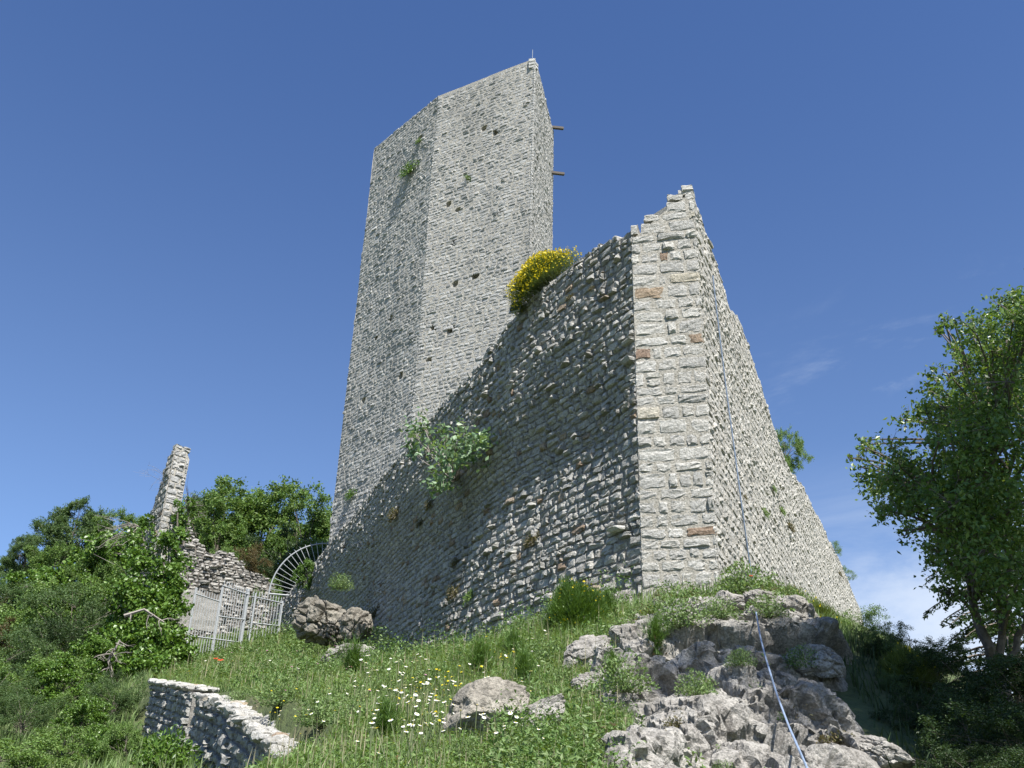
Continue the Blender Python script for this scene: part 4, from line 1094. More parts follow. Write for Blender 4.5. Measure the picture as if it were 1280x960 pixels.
# ---- small plants: broom, tufts, fennel, fig, ivy
def stalks(rng, n, h, spread, r=.006, curve=.3):
    out = []
    for _ in range(n):
        a = rng.uniform(0, 6.283); k = abs(rng.normal(0, .5)); L = h * rng.uniform(.6, 1.05)
        e = np.array([math.cos(a) * k * spread, math.sin(a) * k * spread, L * (1 - .18 * k)])
        m = np.array([e[0] * .3, e[1] * .3, L * .55]); out.append(bez(np.array([rng.normal(0, .04), rng.normal(0, .04), 0]), m, e, 5))
    return out
def strips(rng, curves, w):
    """thin flat blades along curves"""
    C = np.array(curves); n, m = C.shape[:2]
    th = rng.uniform(0, 6.283, n); B = np.stack([np.cos(th), np.sin(th), 0 * th], -1)[:, None] * (w * np.linspace(1, .15, m))[None, :, None]
    V = np.stack([C - B, C + B], 2).reshape(-1, 3)
    i = (np.arange(n) * m * 2)[:, None] + (np.arange(m - 1) * 2)[None]
    return V, np.stack([i, i + 1, i + 3, i + 2], -1).reshape(-1, 4)
def make_broom(name, label, h, spread, nst, nfl, seed, dens=9, fsize=.035, mat='leaf_broom'):
    rng = np.random.default_rng(seed); root = thing(name, label, 'shrub')
    cs = stalks(rng, nst, h, spread); fine = []
    for c in cs:
        for _ in range(dens):
            k = rng.integers(1, 5); p = c[k] + rng.normal(0, .02, 3); d = (c[min(4, k + 1)] - c[k - 1]); d /= np.linalg.norm(d) + 1e-9
            e = p + (d + rng.normal(0, .35, 3)) * h * rng.uniform(.12, .28); fine.append(np.array([p, (p + e) / 2 + rng.normal(0, .01, 3), e]))
    V1, Q1 = strips(rng, [c for c in cs], .0055 * h / .8); V2, Q2 = strips(rng, fine, .0048 * h / .8)
    V, Q = np.vstack([V1, V2]), np.vstack([Q1, Q2 + len(V1)]); mi = np.zeros(len(Q), int)
    P = np.array([f[-1] for f in fine] + [f[1] for f in fine])
    if nfl:
        w = np.clip(P[:, 2] / h, 0, 1) ** 1.2; P = P[rng.choice(len(P), nfl, p=w / w.sum())] + rng.normal(0, .02, (nfl, 3))
        V3, Q3 = leafquads(rng, P, fsize, .3, .9); Q = np.vstack([Q, Q3 + len(V)]); V = np.vstack([V, V3]); mi = np.concatenate([mi, np.ones(len(Q3), int)])
    link('foliage', mesh_arrays(name + '_foliage', V, Q, [M[mat], M['yellow']], qmat=mi), root)
    return root
def put_at(o, p, rz=0, sc=1.): o.location = tuple(p); o.rotation_euler = (0, 0, rz); o.scale = (sc,) * 3
def dome_broom(name, label, rad, n, nfl, seed, mat, fsize, L):
    rng = np.random.default_rng(seed); root = thing(name, label, 'shrub')
    d = dirs_(rng, n); d[:, 2] = np.abs(d[:, 2]) * 1.1 - .25; k = rng.random(n) ** .4
    lump = 1 + .22 * vnoise(d * 2.4 + seed, seed); P = d * (k * lump)[:, None] * np.asarray(rad)
    out = d + rng.normal(0, .35, (n, 3)) + [0, 0, .45]; out /= np.linalg.norm(out, axis=1)[:, None]
    l = L * rng.uniform(.6, 1.3, n)[:, None]; c = np.stack([P - out * l * .5, P + rng.normal(0, .01, (n, 3)), P + out * l * .5], 1)
    V, Q = strips(rng, c, .006); mi = np.zeros(len(Q), int)
    w = np.where(k > .72, 1., .05) * np.clip(d[:, 2] + .5, .05, 1); pk = rng.choice(n, nfl, p=w / w.sum(), replace=True)
    V3, Q3 = leafquads(rng, P[pk] + out[pk] * l[pk] * .45 + rng.normal(0, .015, (nfl, 3)), fsize, .3, .9)
    Q = np.vstack([Q, Q3 + len(V)]); V = np.vstack([V, V3]); mi = np.concatenate([mi, np.ones(len(Q3), int)])
    link('foliage', mesh_arrays(name + '_foliage', V, Q, [M[mat], M['yellow']], qmat=mi), root)
    mb = MB()
    for q in P[::max(1, n // 60)]: mb.tube(bez(np.array([0, 0, -rad[2] * .9]), q * [.4, .4, .2] - [0, 0, rad[2] * .3], q, 5), [.018, .013, .009, .006, .004], 4, False)
    mb.build('stems', M['stem'], root); return root
s_, D_ = side_s(682, 350)
b = dome_broom('broom_shrub', 'round broom shrub covered in yellow flowers growing on the wall top', (.98, .75, .68), 15000, 4200, 301, 'leaf_broom', .045, .16)
put_at(b, at(681, 352, D_ + .55)); b.rotation_euler = (0, R_(-40), 0)
b2 = dome_broom('broom_shrub', 'green broom bush with few yellow flowers at the foot of the shaded wall', (.52, .5, .85), 12000, 130, 302, 'leaf_fennel', .035, .15)
put_at(b2, at(720, 784, 15.2))
gB_ = 'broom bushes along the cliff top'
brp = dome_broom('broom_shrub', 'x', (.40, .38, .50), 5000, 60, 303, 'leaf_broom', .03, .14)
first = True
for i, (u, v, D, k, lab) in enumerate([(1018, 790, 16.0, 1.1, 'tall broom bush at the right end of the cliff top'), (965, 790, 15.8, .8, 'yellow flowering broom bush just right of the cable'), (990, 758, 18.0, .8, 'thin broom bush against the foot of the flank wall'), (820, 792, 15.2, .9, 'grey green broom bush below the corner face'), (1135, 850, 13.0, .9, 'yellow flowering broom bush among the dark shrubs on the right')]):
    if first: put_at(brp, at(u, v, D), i, k); brp['label'] = lab; brp['group'] = gB_; first = False
    else: dup(brp, at(u, v, D), i, k, lab, gB_)

def make_tuft(name, label, seed, mat, r=.3, n=500, ls=.05, flat=.7, cat='plant', stem=True):
    rng = np.random.default_rng(seed)
    d = dirs_(rng, n); d[:, 2] = np.abs(d[:, 2]) * flat + .05
    k = rng.random(n) ** .5; lump = 1 + .3 * vnoise(d * 2.2 + seed, seed); P = d * (k * lump * r)[:, None]
    V, Q = leafquads(rng, P, ls, .3, .45, d)
    root = thing(name, label, cat); link('leaves', mesh_arrays(name + '_leaves', V, Q, M[mat]), root)
    mb = MB()
    for q in P[::max(1, n // 40)]: mb.tube([(0, 0, 0), q * .5 + rng.normal(0, .01, 3), q], [.006, .004, .002], 3, False)
    mb.build('stems', M['stem' if mat != 'leaf_brown' else 'twig'], root)
    return root
class Tuft:
    def __init__(s, name, seed, mat, **k): s.o = make_tuft(name, 'x', seed, mat, **k); s.used = False
    def put(s, p, rz, sc, label, group=None, tilt=None):
        if not s.used: o = s.o; s.used = True; put_at(o, p, rz, sc); o['label'] = label
        else: o = dup(s.o, tuple(p), rz, sc, label)
        if group: o['group'] = group
        if tilt is not None:
            q = Vector((0, 0, 1)).rotation_difference(Vector(tuple(tilt)).normalized()); o.rotation_euler = q.to_euler()
        return o
tf_dry = Tuft('wall_tuft', 311, 'leaf_brown', r=.32, n=420, ls=.06)
tf_grn = Tuft('wall_plant', 312, 'leaf_shrub', r=.32, n=420, ls=.06)
tf_lime = Tuft('wall_weed', 313, 'leaf_ivy', r=.32, n=380, ls=.06)
gW = 'tufts growing out of the walls'
for i, (u, v, w, kind, lab) in enumerate([
    (714, 374, 13, 'd', 'dry tuft near the top of the shaded wall below the broom'), (742, 362, 10, 'd', 'small dry tuft in the shaded wall near the lit corner'),
    (497, 645, 24, 'd', 'brownish tuft on the shaded wall left of the fig bush'), (540, 632, 18, 'd', 'brown tuft directly below the fig bush on the shaded wall'), (527, 655, 14, 'd', 'hanging brown tuft lower left of the fig bush'),
    (668, 678, 24, 'd', 'dry tuft in the middle of the shaded wall near the corner'), (570, 744, 24, 'd', 'dry tuft low on the shaded wall above the grass'), (590, 748, 20, 'g', 'grey green tuft low on the shaded wall beside a dry one'),
    (572, 705, 16, 'd', 'small brown tuft above the low dry one on the shaded wall'), (440, 620, 16, 'l', 'lime green weed near the left end of the shaded wall'), (470, 770, 22, 'd', 'brown green tuft at the wall foot beside the dark cleft boulder'),
    (953, 642, 14, 'g', 'round dark green tuft on the flank wall right of the cable'), (975, 640, 12, 'g', 'thin green tuft on the flank wall beside the round one'), (985, 660, 15, 'd', 'dry hanging tuft on the flank wall right of the round one'), (965, 612, 10, 'g', 'small green tuft highest on the flank wall'),
    (929, 622, 7, 'd', 'tiny dry tuft on the flank wall beside the cable'), (1048, 718, 8, 'd', 'tiny dry tuft at the far end of the flank wall')]):
    p, n = hit(u, v)
    if p is None: continue
    D = math.hypot(p[0], p[1]); k = w * pxm(D, v) / .5
    {'d': tf_dry, 'g': tf_grn, 'l': tf_lime}[kind].put(p + n * .03, i, k, lab, gW, n + np.array([0, 0, .6]))
for u, v, w, k_, lab in [(514, 216, 22, 'l', 'bright green weed on the dim left face of the tower'), (584, 225, 10, 'g', 'dark little tuft on the sunlit face of the tower'), (525, 178, 8, 'g', 'dark tuft near the top of the tower left face')]:
    p, n = hit(u, v, [B_TL, B_TF]); D = math.hypot(p[0], p[1])
    {'g': tf_grn, 'l': tf_lime}[k_].put(p + n * .05, u, w * pxm(D, v) * 1.15 / .5, lab, 'plants growing on the tower', n + np.array([0, 0, .7]))

# fig bush rooted in the shaded wall
def fig():
    rng = np.random.default_rng(321); p0, n0 = hit(572, 600, [B_SIDE]); D0 = math.hypot(p0[0], p0[1])
    root = thing('fig_bush', 'pale green fig bush growing out of the middle of the shaded wall', 'shrub', tuple(p0)); mb = MB(); PP = []
    s = pxm(D0, 570)
    for u, v, r in [(q_[0] + 7, q_[1], q_[2]) for q_ in [(535, 545, 14), (548, 562, 16), (562, 548, 12), (575, 575, 20), (590, 560, 14), (606, 545, 12), (600, 565, 14), (618, 552, 8), (560, 590, 16), (582, 598, 14), (530, 570, 10), (545, 535, 10), (598, 580, 12), (568, 612, 10)]]:
        out = rng.uniform(.3, 1.1); d = ray(u, v); D = D0
        pt, nn = hit(u, v, [B_SIDE]); c = pt + n0 * out * .7 - p0
        mb.tube(bez(np.zeros(3), c * .45 + n0 * .25, c, 6), np.linspace(.028, .007, 6), 5, False)
        for _ in range(9):
            e = c + rng.normal(0, r * s * .55, 3); mb.tube([c * .85, (c + e) / 2, e], [.008, .006, .003], 4, False)
            k = int(rng.integers(7, 11)); PP.append(e + rng.normal(0, .11, (k, 3)))
    V, Q = leafquads(rng, np.vstack(PP), .15, .5, .55); link('leaves', mesh_arrays('fig_leaves', V, Q, M['leaf_fig']), root); mb.build('branches', M['twig'], root)
fig()

# ivy smothering the ruined pillar, with dead stems
def ivy():
    rng = np.random.default_rng(331); b = at(190, 820, 38.5)
    root = thing('ivy', 'bright green ivy smothering the lower part of the ruined pillar', 'ivy', tuple(b)); cl = []
    for u, v, D, r in [(228, 640, 39.6, .5), (224, 665, 39.5, .6), (214, 680, 39.3, .8), (222, 700, 39.3, .8), (208, 715, 39.2, .9), (200, 740, 39, 1.0), (218, 735, 39, .9), (212, 765, 38.6, 1.0), (195, 775, 38.5, 1.0), (218, 790, 38.6, .8), (205, 805, 38, .9), (180, 790, 38, 1.0), (160, 800, 37.5, 1.0),
                       (176, 690, 39.8, .7), (168, 712, 39, .8), (175, 740, 38.8, .8), (160, 752, 38.4, .9), (178, 770, 38.2, .9), (170, 670, 40.6, .6), (182, 655, 41, .5), (150, 735, 38.4, .8), (230, 628, 39.7, .35), (236, 640, 39.9, .35), (150, 825, 36, .9), (172, 830, 35.5, .9), (200, 832, 35.5, .7), (186, 815, 36, .9), (178, 680, 42.5, .7), (232, 655, 39.9, .45), (150, 780, 39, .8), (136, 800, 38, .8), (226, 810, 38, .6)]:
        for k in range(2): cl.append((at(u + rng.uniform(-8, 8), v + rng.uniform(-10, 10), D) - b, r * rng.uniform(.6, .95)))
    (V, Q), tw = foliage(rng, cl, 900, .125, .35, .75, 12, .2); link('leaves', mesh_arrays('ivy_leaves', V, Q, M['leaf_ivy']), root)
    mb = MB()
    for u0, v0, u1, v1, D in [(190, 820, 205, 700, 39), (205, 810, 222, 640, 39.4), (170, 830, 172, 690, 41)]:
        pts = bez(at(u0, v0, D) - b, at((u0 + u1) / 2 + 8, (v0 + v1) / 2, D) - b, at(u1, v1, D) - b, 10); mb.tube(pts, np.linspace(.07, .03, 10), 6, False)
    mb.build('stems', M['bark'], root)
ivy()
def dead(name, label, pts, D, seed, n, L, dirn, r=.02):
    rng = np.random.default_rng(seed); b = at(*pts[0], D); root = thing(name, label, 'dead branches', tuple(b)); mb = MB(); base = np.array([at(u, v, D) - b for u, v in pts])
    mb.tube(base, np.linspace(r * 2.2, r, len(base)), 5, False)
    for _ in range(n):
        t = rng.random() * (len(base) - 1); k = int(t); a = base[k] * (1 - t + k) + base[min(k + 1, len(base) - 1)] * (t - k)
        d = np.asarray(dirn) + rng.normal(0, .45, 3); l = L * rng.uniform(.4, 1.1)
        e = a + d * l + [0, 0, -.1 * l]; mb.tube(bez(a, a + d * l * .5 + rng.normal(0, .1, 3) + [0, 0, .15 * l], e, 6), np.linspace(r * .8, r * .25, 6), 4, False)
        for _ in range(3):
            q = a + (e - a) * rng.uniform(.4, 1); mb.tube([q, q + (d + rng.normal(0, .6, 3)) * l * .3], [r * .4, r * .15], 3, False)
    mb.build('branches', M['twig'], root)
dead('dead_creeper', 'tangle of grey dead creeper spreading left of the ivy', [(184, 700), (176, 660), (168, 655)], 41.0, 341, 20, 1.4, (-.75, -.25, -.25), .022)
dead('dead_creeper', 'grey dead creeper hanging low on the left of the ivy mass', [(178, 790), (172, 740), (165, 720)], 39.6, 342, 18, 1.2, (-.6, -.3, -.5), .022)
dead('dead_creeper', 'bare twigs clinging around the top of the ruined pillar', [(228, 690), (234, 650), (236, 620)], 40.0, 343, 40, .8, (.25, -.3, .2), .016)
dead('dead_creeper', 'fine bare twigs sticking out left of the pillar top', [(214, 620), (208, 600), (205, 590)], 40.8, 344, 12, .7, (-.5, -.1, .3), .010)
dead('dead_branch', 'pale bare branch lying across the front of the ivy', [(155, 770), (180, 762), (205, 778)], 37.0, 345, 6, .7, (.2, -.3, -.3), .03)
dead('dead_branch', 'grey bare branch hanging below the ivy mass', [(140, 845), (136, 825), (150, 800)], 35.0, 346, 12, .8, (.2, -.3, .1), .03)

# broad leaved bush in front of the terrace wall and other foreground bushes on the slope
fgb = Tuft('leafy_bush', 351, 'leaf_ivy', r=.55, n=1500, ls=.085, flat=1.0)
fgb2 = Tuft('herb_clump', 352, 'leaf_weed', r=.4, n=1500, ls=.045, flat=1.1)
def feather(seed, mat='leaf_fennel', h=.6, n=130):
    rng = np.random.default_rng(seed); root = thing('fennel_plant', 'x', 'plant'); cs = stalks(rng, n, h, .32); fine = []
    for c in cs:
        for _ in range(16):
            k = rng.integers(1, 5); p = c[k] + rng.normal(0, .01, 3); e = p + rng.normal(0, .08, 3) + [0, 0, .07]; fine.append(np.array([p, (p + e) / 2, e]))
    V, Q = strips(rng, cs, .005); V2, Q2 = strips(rng, fine, .0045)
    link('fronds', mesh_arrays('fronds', np.vstack([V, V2]), np.vstack([Q, Q2 + len(V)]), M[mat]), root); return root
class Wrap(Tuft):
    def __init__(s, o): s.o = o; s.used = False
fen = Wrap(feather(361))
for u, v, w, lab in [(205, 935, 70, 'broad leaved bush growing in front of the terrace walls'), (190, 968, 60, 'broad leaved bush at the bottom edge below the terrace walls')]:
    fgb.put(at(u, v + 25, 16.5), u, w * pxm(16.5, v) / 1.0, lab, 'bushes at the foot of the terrace walls')
gC = 'herb clumps on the cliff and slope'
for i, (u, v, w, kind, lab) in enumerate([
    (872, 868, 44, 'h', 'dark green herb clump in a hollow of the cliff face'), (780, 862, 60, 'e', 'grey green herb clump beside the small square boulder'), (850, 782, 56, 'e', 'dull herb clump on the cliff top below the corner face'),
    (925, 742, 56, 'h', 'green herb clump at the foot of the flank wall left of the cable'), (898, 772, 40, 'e', 'low herb clump on the cliff top left of the cable'), (700, 905, 46, 'h', 'small leaved green clump beside the low rock slab'),
    (690, 882, 36, 'h', 'small leaved green clump above the low rock slab'), (905, 965, 24, 'h', 'little green clump at the bottom edge of the cliff'), (1000, 835, 40, 'e', 'dry herb clump among the cracks of the cliff shoulder'),
    (760, 780, 40, 'f', 'feathery fennel right of the broom bush'), (870, 712, 30, 'e', 'weedy clump leaning on the lit corner foot'), (960, 770, 40, 'e', 'weedy clump right behind the cable on the cliff'),
    (640, 835, 44, 'f', 'feathery fennel below the shaded wall in the flower meadow'), (600, 855, 50, 'f', 'feathery fennel above the rounded boulder'), (440, 852, 44, 'f', 'feathery fennel below the pale flat boulder'), (505, 812, 60, 'h', 'leafy weed clump at the foot of the shaded wall'),
    (535, 812, 46, 'h', 'leafy weed clump further right along the shaded wall foot'), (425, 735, 26, 'h', 'tall green weed on top of the large knobbly boulder'), (765, 845, 30, 'f', 'little fennel above the grey green herb clump'), (480, 930, 50, 'f', 'feathery fennel in the lower meadow'),
    (585, 950, 46, 'h', 'clover like clump at the bottom edge below the boulder'), (350, 880, 50, 'h', 'leafy weed clump beside the rubble top of the terrace wall'), (400, 905, 56, 'h', 'leafy weed clump in the meadow right of the terrace wall'), (300, 880, 30, 'h', 'leafy weed clump at the head of the sloping terrace wall'),
    (385, 850, 40, 'h', 'leafy weed clump in the upper meadow'), (660, 800, 40, 'h', 'grey leafy weed clump at the wall foot left of the broom bush'), (330, 845, 34, 'h', 'leafy weed clump in the meadow in front of the gate leaf'), (1045, 925, 40, 'e', 'shaded herb clump at the bottom of the cliff'),
    (465, 800, 50, 'h', 'leafy weed clump at the wall foot right of the dark cleft boulder'), (570, 812, 56, 'h', 'bushy weed clump at the wall foot below the low dry tuft'), (612, 806, 60, 'f', 'tall fennel against the foot of the shaded wall'), (675, 838, 56, 'h', 'bushy weed clump below the broom bush'),
    (655, 862, 44, 'f', 'fennel between the broom bush and the rounded boulder'), (700, 862, 44, 'h', 'weed clump left of the small square boulder'), (545, 860, 46, 'h', 'weed clump in the flowery part of the meadow'), (820, 815, 40, 'f', 'fennel in a cleft of the cliff below the corner face'),
    (845, 905, 34, 'e', 'small herb clump low on the left of the cliff'), (925, 830, 30, 'h', 'small herb clump in the middle of the cliff left of the cable'), (440, 905, 50, 'h', 'weed clump in the lower meadow left of the daisies')]):
    p, n = hit(u, v, [0, B_CLIFF])
    if p is None: p = at(u, v, 29.5)
    D = math.hypot(p[0], p[1]); k = w * pxm(D, v)
    if kind == 'f': fen.put(p - [0, 0, .03], i, k / .58, lab, 'feathery fennel plants')
    else: {'h': fgb2, 'e': Tuft.__new__(Tuft) if False else tf_dry if kind == 'e' and i % 3 == 0 else fgb2}[kind].put(p - [0, 0, .03], i * 1.3, k / .62, lab, gC)

# ---- meadow grass (nobody could count it)
def meadow():
    rng = np.random.default_rng(401)
    n = 340000
    az = R_(1) * 0
    u = rng.uniform(-30, 800, n); D = np.exp(rng.uniform(math.log(5.2), math.log(48), n))
    x0 = (u - 625) / 1410 * D; x, y = x0, np.sqrt(np.maximum(D * D - x0 * x0, .1))
    keep = (sd_rw(x, y) < .0)
    # not inside the bastion, not on the cliff
    keep &= poly_sd(x, y, poly) < .55
    sx = np.interp(y, [q[1] for q in sidepts[::-1]], [q[0] for q in sidepts[::-1]]); keep &= ~((y > 17.3) & (x > sx + .1))
    keep &= ~((sd_rw(x, y) > -.62) & (y < 19) & (y > 8))
    x, y, D = x[keep], y[keep], D[keep]
    return x, y, D, ground(x, y)
mxx, myy, mD, mz = meadow()
rng = np.random.default_rng(402)
def blades(rng, x, y, z, h, w, lean=.35):
    n = len(x); a = rng.uniform(0, 6.283, n); k = np.abs(rng.normal(0, lean, n)) * h
    b = np.stack([x, y, z - .02], -1); d = np.stack([np.cos(a), np.sin(a), 0 * a], -1)
    sd = np.stack([-np.sin(a + .6), np.cos(a + .6), 0 * a], -1) * (w / 2)[:, None]
    m = b + d * (k * .35)[:, None] + ZA * (h * .6)[:, None]; t = b + d * k[:, None] + ZA * (h * (1 - .12 * k / h))[:, None]
    V = np.stack([b - sd, b + sd, m + sd * .8, m - sd * .8, t], 1).reshape(-1, 3); i = np.arange(n)[:, None] * 5
    return V, i + np.array([[0, 1, 2, 3]]), i + np.array([[3, 2, 4]])
patch = fbm(np.stack([mxx * .55, myy * .55, 0 * mxx], -1), 91, 3)
hgt = np.clip(.18 + .15 * patch + rng.normal(0, .05, len(mxx)), .05, .5) * np.interp(mD, [6, 12, 45], [.8, 1.0, 1.5])
hgt = hgt * np.where((sd_rw(mxx, myy) > -2.0) & (myy < 13.5), .62, 1.0)
wd = .0075 * np.interp(mD, [6, 12, 25, 48], [1, 1.3, 2.2, 3.6]) * rng.uniform(.6, 1.5, len(mxx))
V, Q, T = blades(rng, mxx, myy, mz, hgt, wd, .62)
tag(link('grass', mesh_arrays('grass', V, Q, M['grass'], T)), 'long green meadow grass on the slope below the castle', 'grass', kind='stuff')
sel = rng.random(len(mxx)) < .014
V, Q, T = blades(rng, mxx[sel], myy[sel], mz[sel], hgt[sel] * 1.7 + .08, wd[sel] * .7, .18)
tag(link('dry_grass', mesh_arrays('dry_grass', V, Q, M['straw'], T)), 'pale dry seed stalks scattered through the meadow', 'grass', kind='stuff')
sel = rng.random(len(mxx)) < .55
P = np.stack([mxx[sel], myy[sel], mz[sel] + hgt[sel] * rng.uniform(.15, .95, sel.sum())], -1)
V, Q = leafquads(rng, P, .03, .8, .6); s_ = np.interp(mD[sel], [6, 12, 45], [.8, 1.1, 2.6])
V = (V.reshape(-1, 4, 3) - P[:, None]) * s_[:, None, None] + P[:, None]
tag(link('meadow_herbs', mesh_arrays('meadow_herbs', V.reshape(-1, 3), Q, M['leaf_shrub'])), 'small leaved clover and herbs among the meadow grass', 'ground cover', kind='stuff')
def weeds(name, label, X, Y, Z, H, mat, seed, nl=26, ls=.05, wide=.5):
    r = np.random.default_rng(seed); n = len(X); t = r.random((n, nl)) ** .8; a = r.uniform(0, 6.283, (n, nl))
    lean = r.normal(0, .18, (n, 2)); k = (1 - t * .55) * wide * r.random((n, nl)) ** .5
    P = np.stack([X[:, None] + H[:, None] * (k * np.cos(a) + lean[:, :1] * t), Y[:, None] + H[:, None] * (k * np.sin(a) + lean[:, 1:] * t), Z[:, None] + H[:, None] * t], -1).reshape(-1, 3)
    D = np.hypot(P[:, 0], P[:, 1]); V, Q = leafquads(r, P, ls, .5, .42); sc = np.interp(D, [6, 12, 45], [.75, 1.1, 2.4]) * np.repeat(r.uniform(.6, 1.3, n), nl)
    V = (V.reshape(-1, 4, 3) - P[:, None]) * sc[:, None, None] + P[:, None]
    return tag(link(name, mesh_arrays(name, V.reshape(-1, 3), Q, M[mat])), label, 'weeds', kind='stuff')
r_ = np.random.default_rng(431); pk = r_.choice(len(mxx), 5200)
sxw = np.interp(myy[pk], [q[1] for q in sidepts[::-1]], [q[0] for q in sidepts[::-1]]); near = np.exp(-np.clip(sxw - mxx[pk], 0, 9) / 1.6) * (myy[pk] > 16)
pt_ = fbm(np.stack([mxx[pk] * .5, myy[pk] * .5, 0 * pk], -1), 95, 3); ok = r_.random(len(pk)) < np.clip(.45 + 1.2 * pt_ + .6 * near, .05, 1)
ok &= ~((sd_rw(mxx[pk], myy[pk]) > -1.9) & (myy[pk] < 14)); pk, near = pk[ok], near[ok]; hw = np.clip(.27 + .45 * near + r_.normal(0, .09, len(pk)), .1, .9) * np.interp(mD[pk], [6, 12, 45], [.8, 1, 1.5]); half = r_.random(len(pk)) < .55
weeds('weeds', 'lush leafy weeds crowding the slope and the foot of the shaded wall', mxx[pk][half], myy[pk][half], mz[pk][half], hw[half], 'leaf_weed', 432)
weeds('weeds', 'narrow leaved greyer weeds mixed into the meadow grass', mxx[pk][~half], myy[pk][~half], mz[pk][~half], hw[~half] * 1.1, 'leaf_fennel', 433, 34, .035, .35)
# plants rooted in cracks and ledges of the cliff
cvn = normals(CV.reshape(len(cx), len(cy), 3)).reshape(-1, 3); cvn = np.where(cvn[:, 2:] < 0, -cvn, cvn)
topz = sstep(CV[:, 1], 13.2, 15.6); wgt = mk * np.clip(cvn[:, 2] - .55, 0, 1) * (.22 + 1.5 * topz) * (fbm(CV * 1.2, 97, 3) > -.05 - .3 * topz); wgt[CV[:, 0] > 9] = 0
ck = r_.choice(len(CV), 800, p=wgt / wgt.sum())
weeds('cliff_weeds', 'weeds and herbs rooted on the ledges and cracks of the cliff', CV[ck, 0], CV[ck, 1], CV[ck, 2] - .03, r_.uniform(.10, .30, 800) * (.7 + .6 * topz[ck]), 'leaf_weed', 434, 30, .04, .6)
ck = r_.choice(len(CV), 260, p=wgt / wgt.sum())
weeds('cliff_weeds', 'dry brownish herbs on the ledges of the cliff', CV[ck, 0], CV[ck, 1], CV[ck, 2] - .03, r_.uniform(.10, .28, 260), 'leaf_brown', 435, 30, .035, .6)
# herbs and grass on the cliff top and on the lower left ground
def cover(name, label, n, xr, yr, fn, mat, h, w, seed):
    r = np.random.default_rng(seed); x = r.uniform(*xr, n); y = r.uniform(*yr, n); k = fn(x, y); x, y = x[k], y[k]; z = ground(x, y)
    hh = np.clip(r.normal(h, h * .35, len(x)), .05, 2); ww = w * r.uniform(.6, 1.5, len(x))
    V, Q, T = blades(r, x, y, z, hh, ww); return tag(link(name, mesh_arrays(name, V, Q, M[mat], T)), label, 'grass', kind='stuff')
cover('ledge_grass', 'weedy grass on the ledge between cliff and castle', 16000, (.4, 7), (13.5, 24), lambda x, y: (poly_sd(x, y, poly) < .35) & (x > np.interp(y, [17, 24], [2.0, -1.5])*0 + .4), 'grass', .22, .014, 411)
cover('hillside_grass', 'tall grass and weeds between the shrubs of the left hillside', 70000, (-22, -2), (7, 48), lambda x, y: sd_rw(x, y) > .3, 'grass', .32, .024, 412)
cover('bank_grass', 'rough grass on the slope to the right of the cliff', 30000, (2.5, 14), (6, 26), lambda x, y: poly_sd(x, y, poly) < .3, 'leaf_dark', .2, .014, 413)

# ---- flowers, each one a thing
def flower_mesh(name, petal, r, h, npet, mats, centre=True):
    V = []; T = []; mi = []
    def add(vs, ts, m):
        b = len(V); V.extend(vs); T.extend([[q + b for q in t] for t in ts]); mi.extend([m] * len(ts))
    st = [(.004, 0, 0), (-.002, .0035, 0), (-.002, -.0035, 0), (.004, 0, h), (-.002, .0035, h), (-.002, -.0035, h)]
    add(st, [[0, 1, 4], [0, 4, 3], [1, 2, 5], [1, 5, 4], [2, 0, 3], [2, 3, 5]], 0)
    tl = np.array([.0, -.45, .9]); tl /= np.linalg.norm(tl); a = np.array([1., 0, 0]); b_ = np.cross(tl, a)
    C = np.array([0, 0, h])
    for k in range(npet):
        th = 2 * math.pi * k / npet; w = math.pi / npet * .95
        d = lambda t, q: tuple(C + q * r * (math.cos(t) * a + math.sin(t) * b_) - tl * r * .12 * q)
        add([tuple(C), d(th - w, .7), d(th, 1), d(th + w, .7)], [[0, 1, 2], [0, 2, 3]], 1)
    if centre:
        cc = [tuple(C + tl * r * .22)] + [tuple(C + tl * r * .06 + .34 * r * (math.cos(q) * a + math.sin(q) * b_)) for q in np.arange(6) * math.pi / 3]
        add(cc, [[0, 1 + q, 1 + (q + 1) % 6] for q in range(6)], 2)
    return mesh_arrays(name, V, [], mats, np.array(T), qmat=mi)
dm = flower_mesh('daisy', None, .020, .30, 9, [M['stem'], M['white_petal'], M['yellow']])
ym = flower_mesh('yellow_flower', None, .016, .29, 5, [M['stem'], M['yellow'], M['yellow']])
pm = flower_mesh('poppy', None, .045, .3, 5, [M['stem'], M['red_petal'], M['rust']])
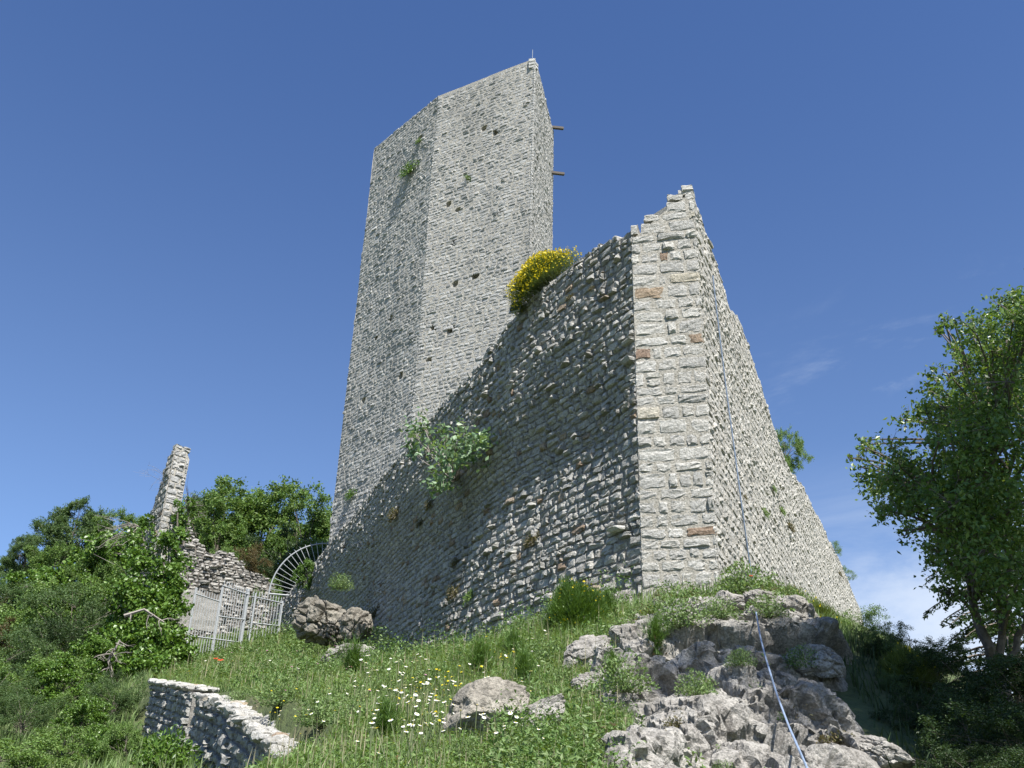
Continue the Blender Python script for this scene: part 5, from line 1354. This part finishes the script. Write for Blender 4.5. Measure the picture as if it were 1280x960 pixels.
km = flower_mesh('thistle', None, .024, .33, 8, [M['stem'], M['pink_petal'], M['pink_petal']])
def scatter_flowers(me, name, label, group, cat, spots, seed, sc=1.):
    r = np.random.default_rng(seed)
    for (u, v, du, dv, n) in spots:
        for _ in range(n):
            p, nn = hit(r.normal(u, du), r.normal(v, dv), [0])
            if p is None or p[1] > 40 or sd_rw(p[0], p[1]) > -.05: continue
            D = math.hypot(p[0], p[1])
            o = link(name, me, None, p); k = sc * r.uniform(.75, 1.25) * np.interp(D, [6, 12, 30], [.8, 1.0, 1.5]); o.scale = (k, k, k * .95)
            o.rotation_euler = (r.normal(0, .2), r.normal(0, .2), r.normal(0, .8)); tag(o, label, cat, group)
scatter_flowers(dm, 'daisy', 'small white daisy on a thin stem among the meadow grass', 'white daisies in the meadow', 'flower', [(500, 888, 34, 18, 52), (560, 905, 45, 25, 44), (520, 935, 50, 22, 44), (470, 868, 25, 12, 20), (655, 832, 16, 12, 16), (610, 860, 34, 18, 14), (380, 925, 30, 25, 12), (280, 850, 40, 8, 12), (600, 940, 40, 15, 20), (430, 840, 50, 15, 14)], 421)
scatter_flowers(ym, 'yellow_flower', 'small yellow meadow flower on a thin stem', 'yellow flowers in the meadow', 'flower', [(555, 885, 20, 12, 34), (640, 840, 14, 12, 16), (530, 915, 50, 25, 20), (330, 900, 20, 20, 8), (240, 858, 12, 5, 8), (400, 935, 30, 15, 8)], 422, 1.)
scatter_flowers(km, 'pink_flower', 'small pink meadow flower on a thin stem', 'pink flowers in the meadow', 'flower', [(330, 830, 40, 12, 14), (420, 850, 40, 20, 10)], 423, .8)
for (u, v, lab) in [(266, 838, 'red poppy in the grass near the iron fence, left of the other'), (271, 846, 'red poppy in the grass near the iron fence, right of the other'), (941, 735, 'red poppy at the foot of the flank wall beside the cable'), (956, 722, 'red poppy at the foot of the flank wall right of the cable')]:
    p, nn = hit(u, v + 8, [0, B_CLIFF]); k = 1.7 if u < 400 else 1.0
    o = link('poppy', pm, None, p); o.scale = (k, k, k); tag(o, lab, 'flower')
bpy.context.view_layer.update()
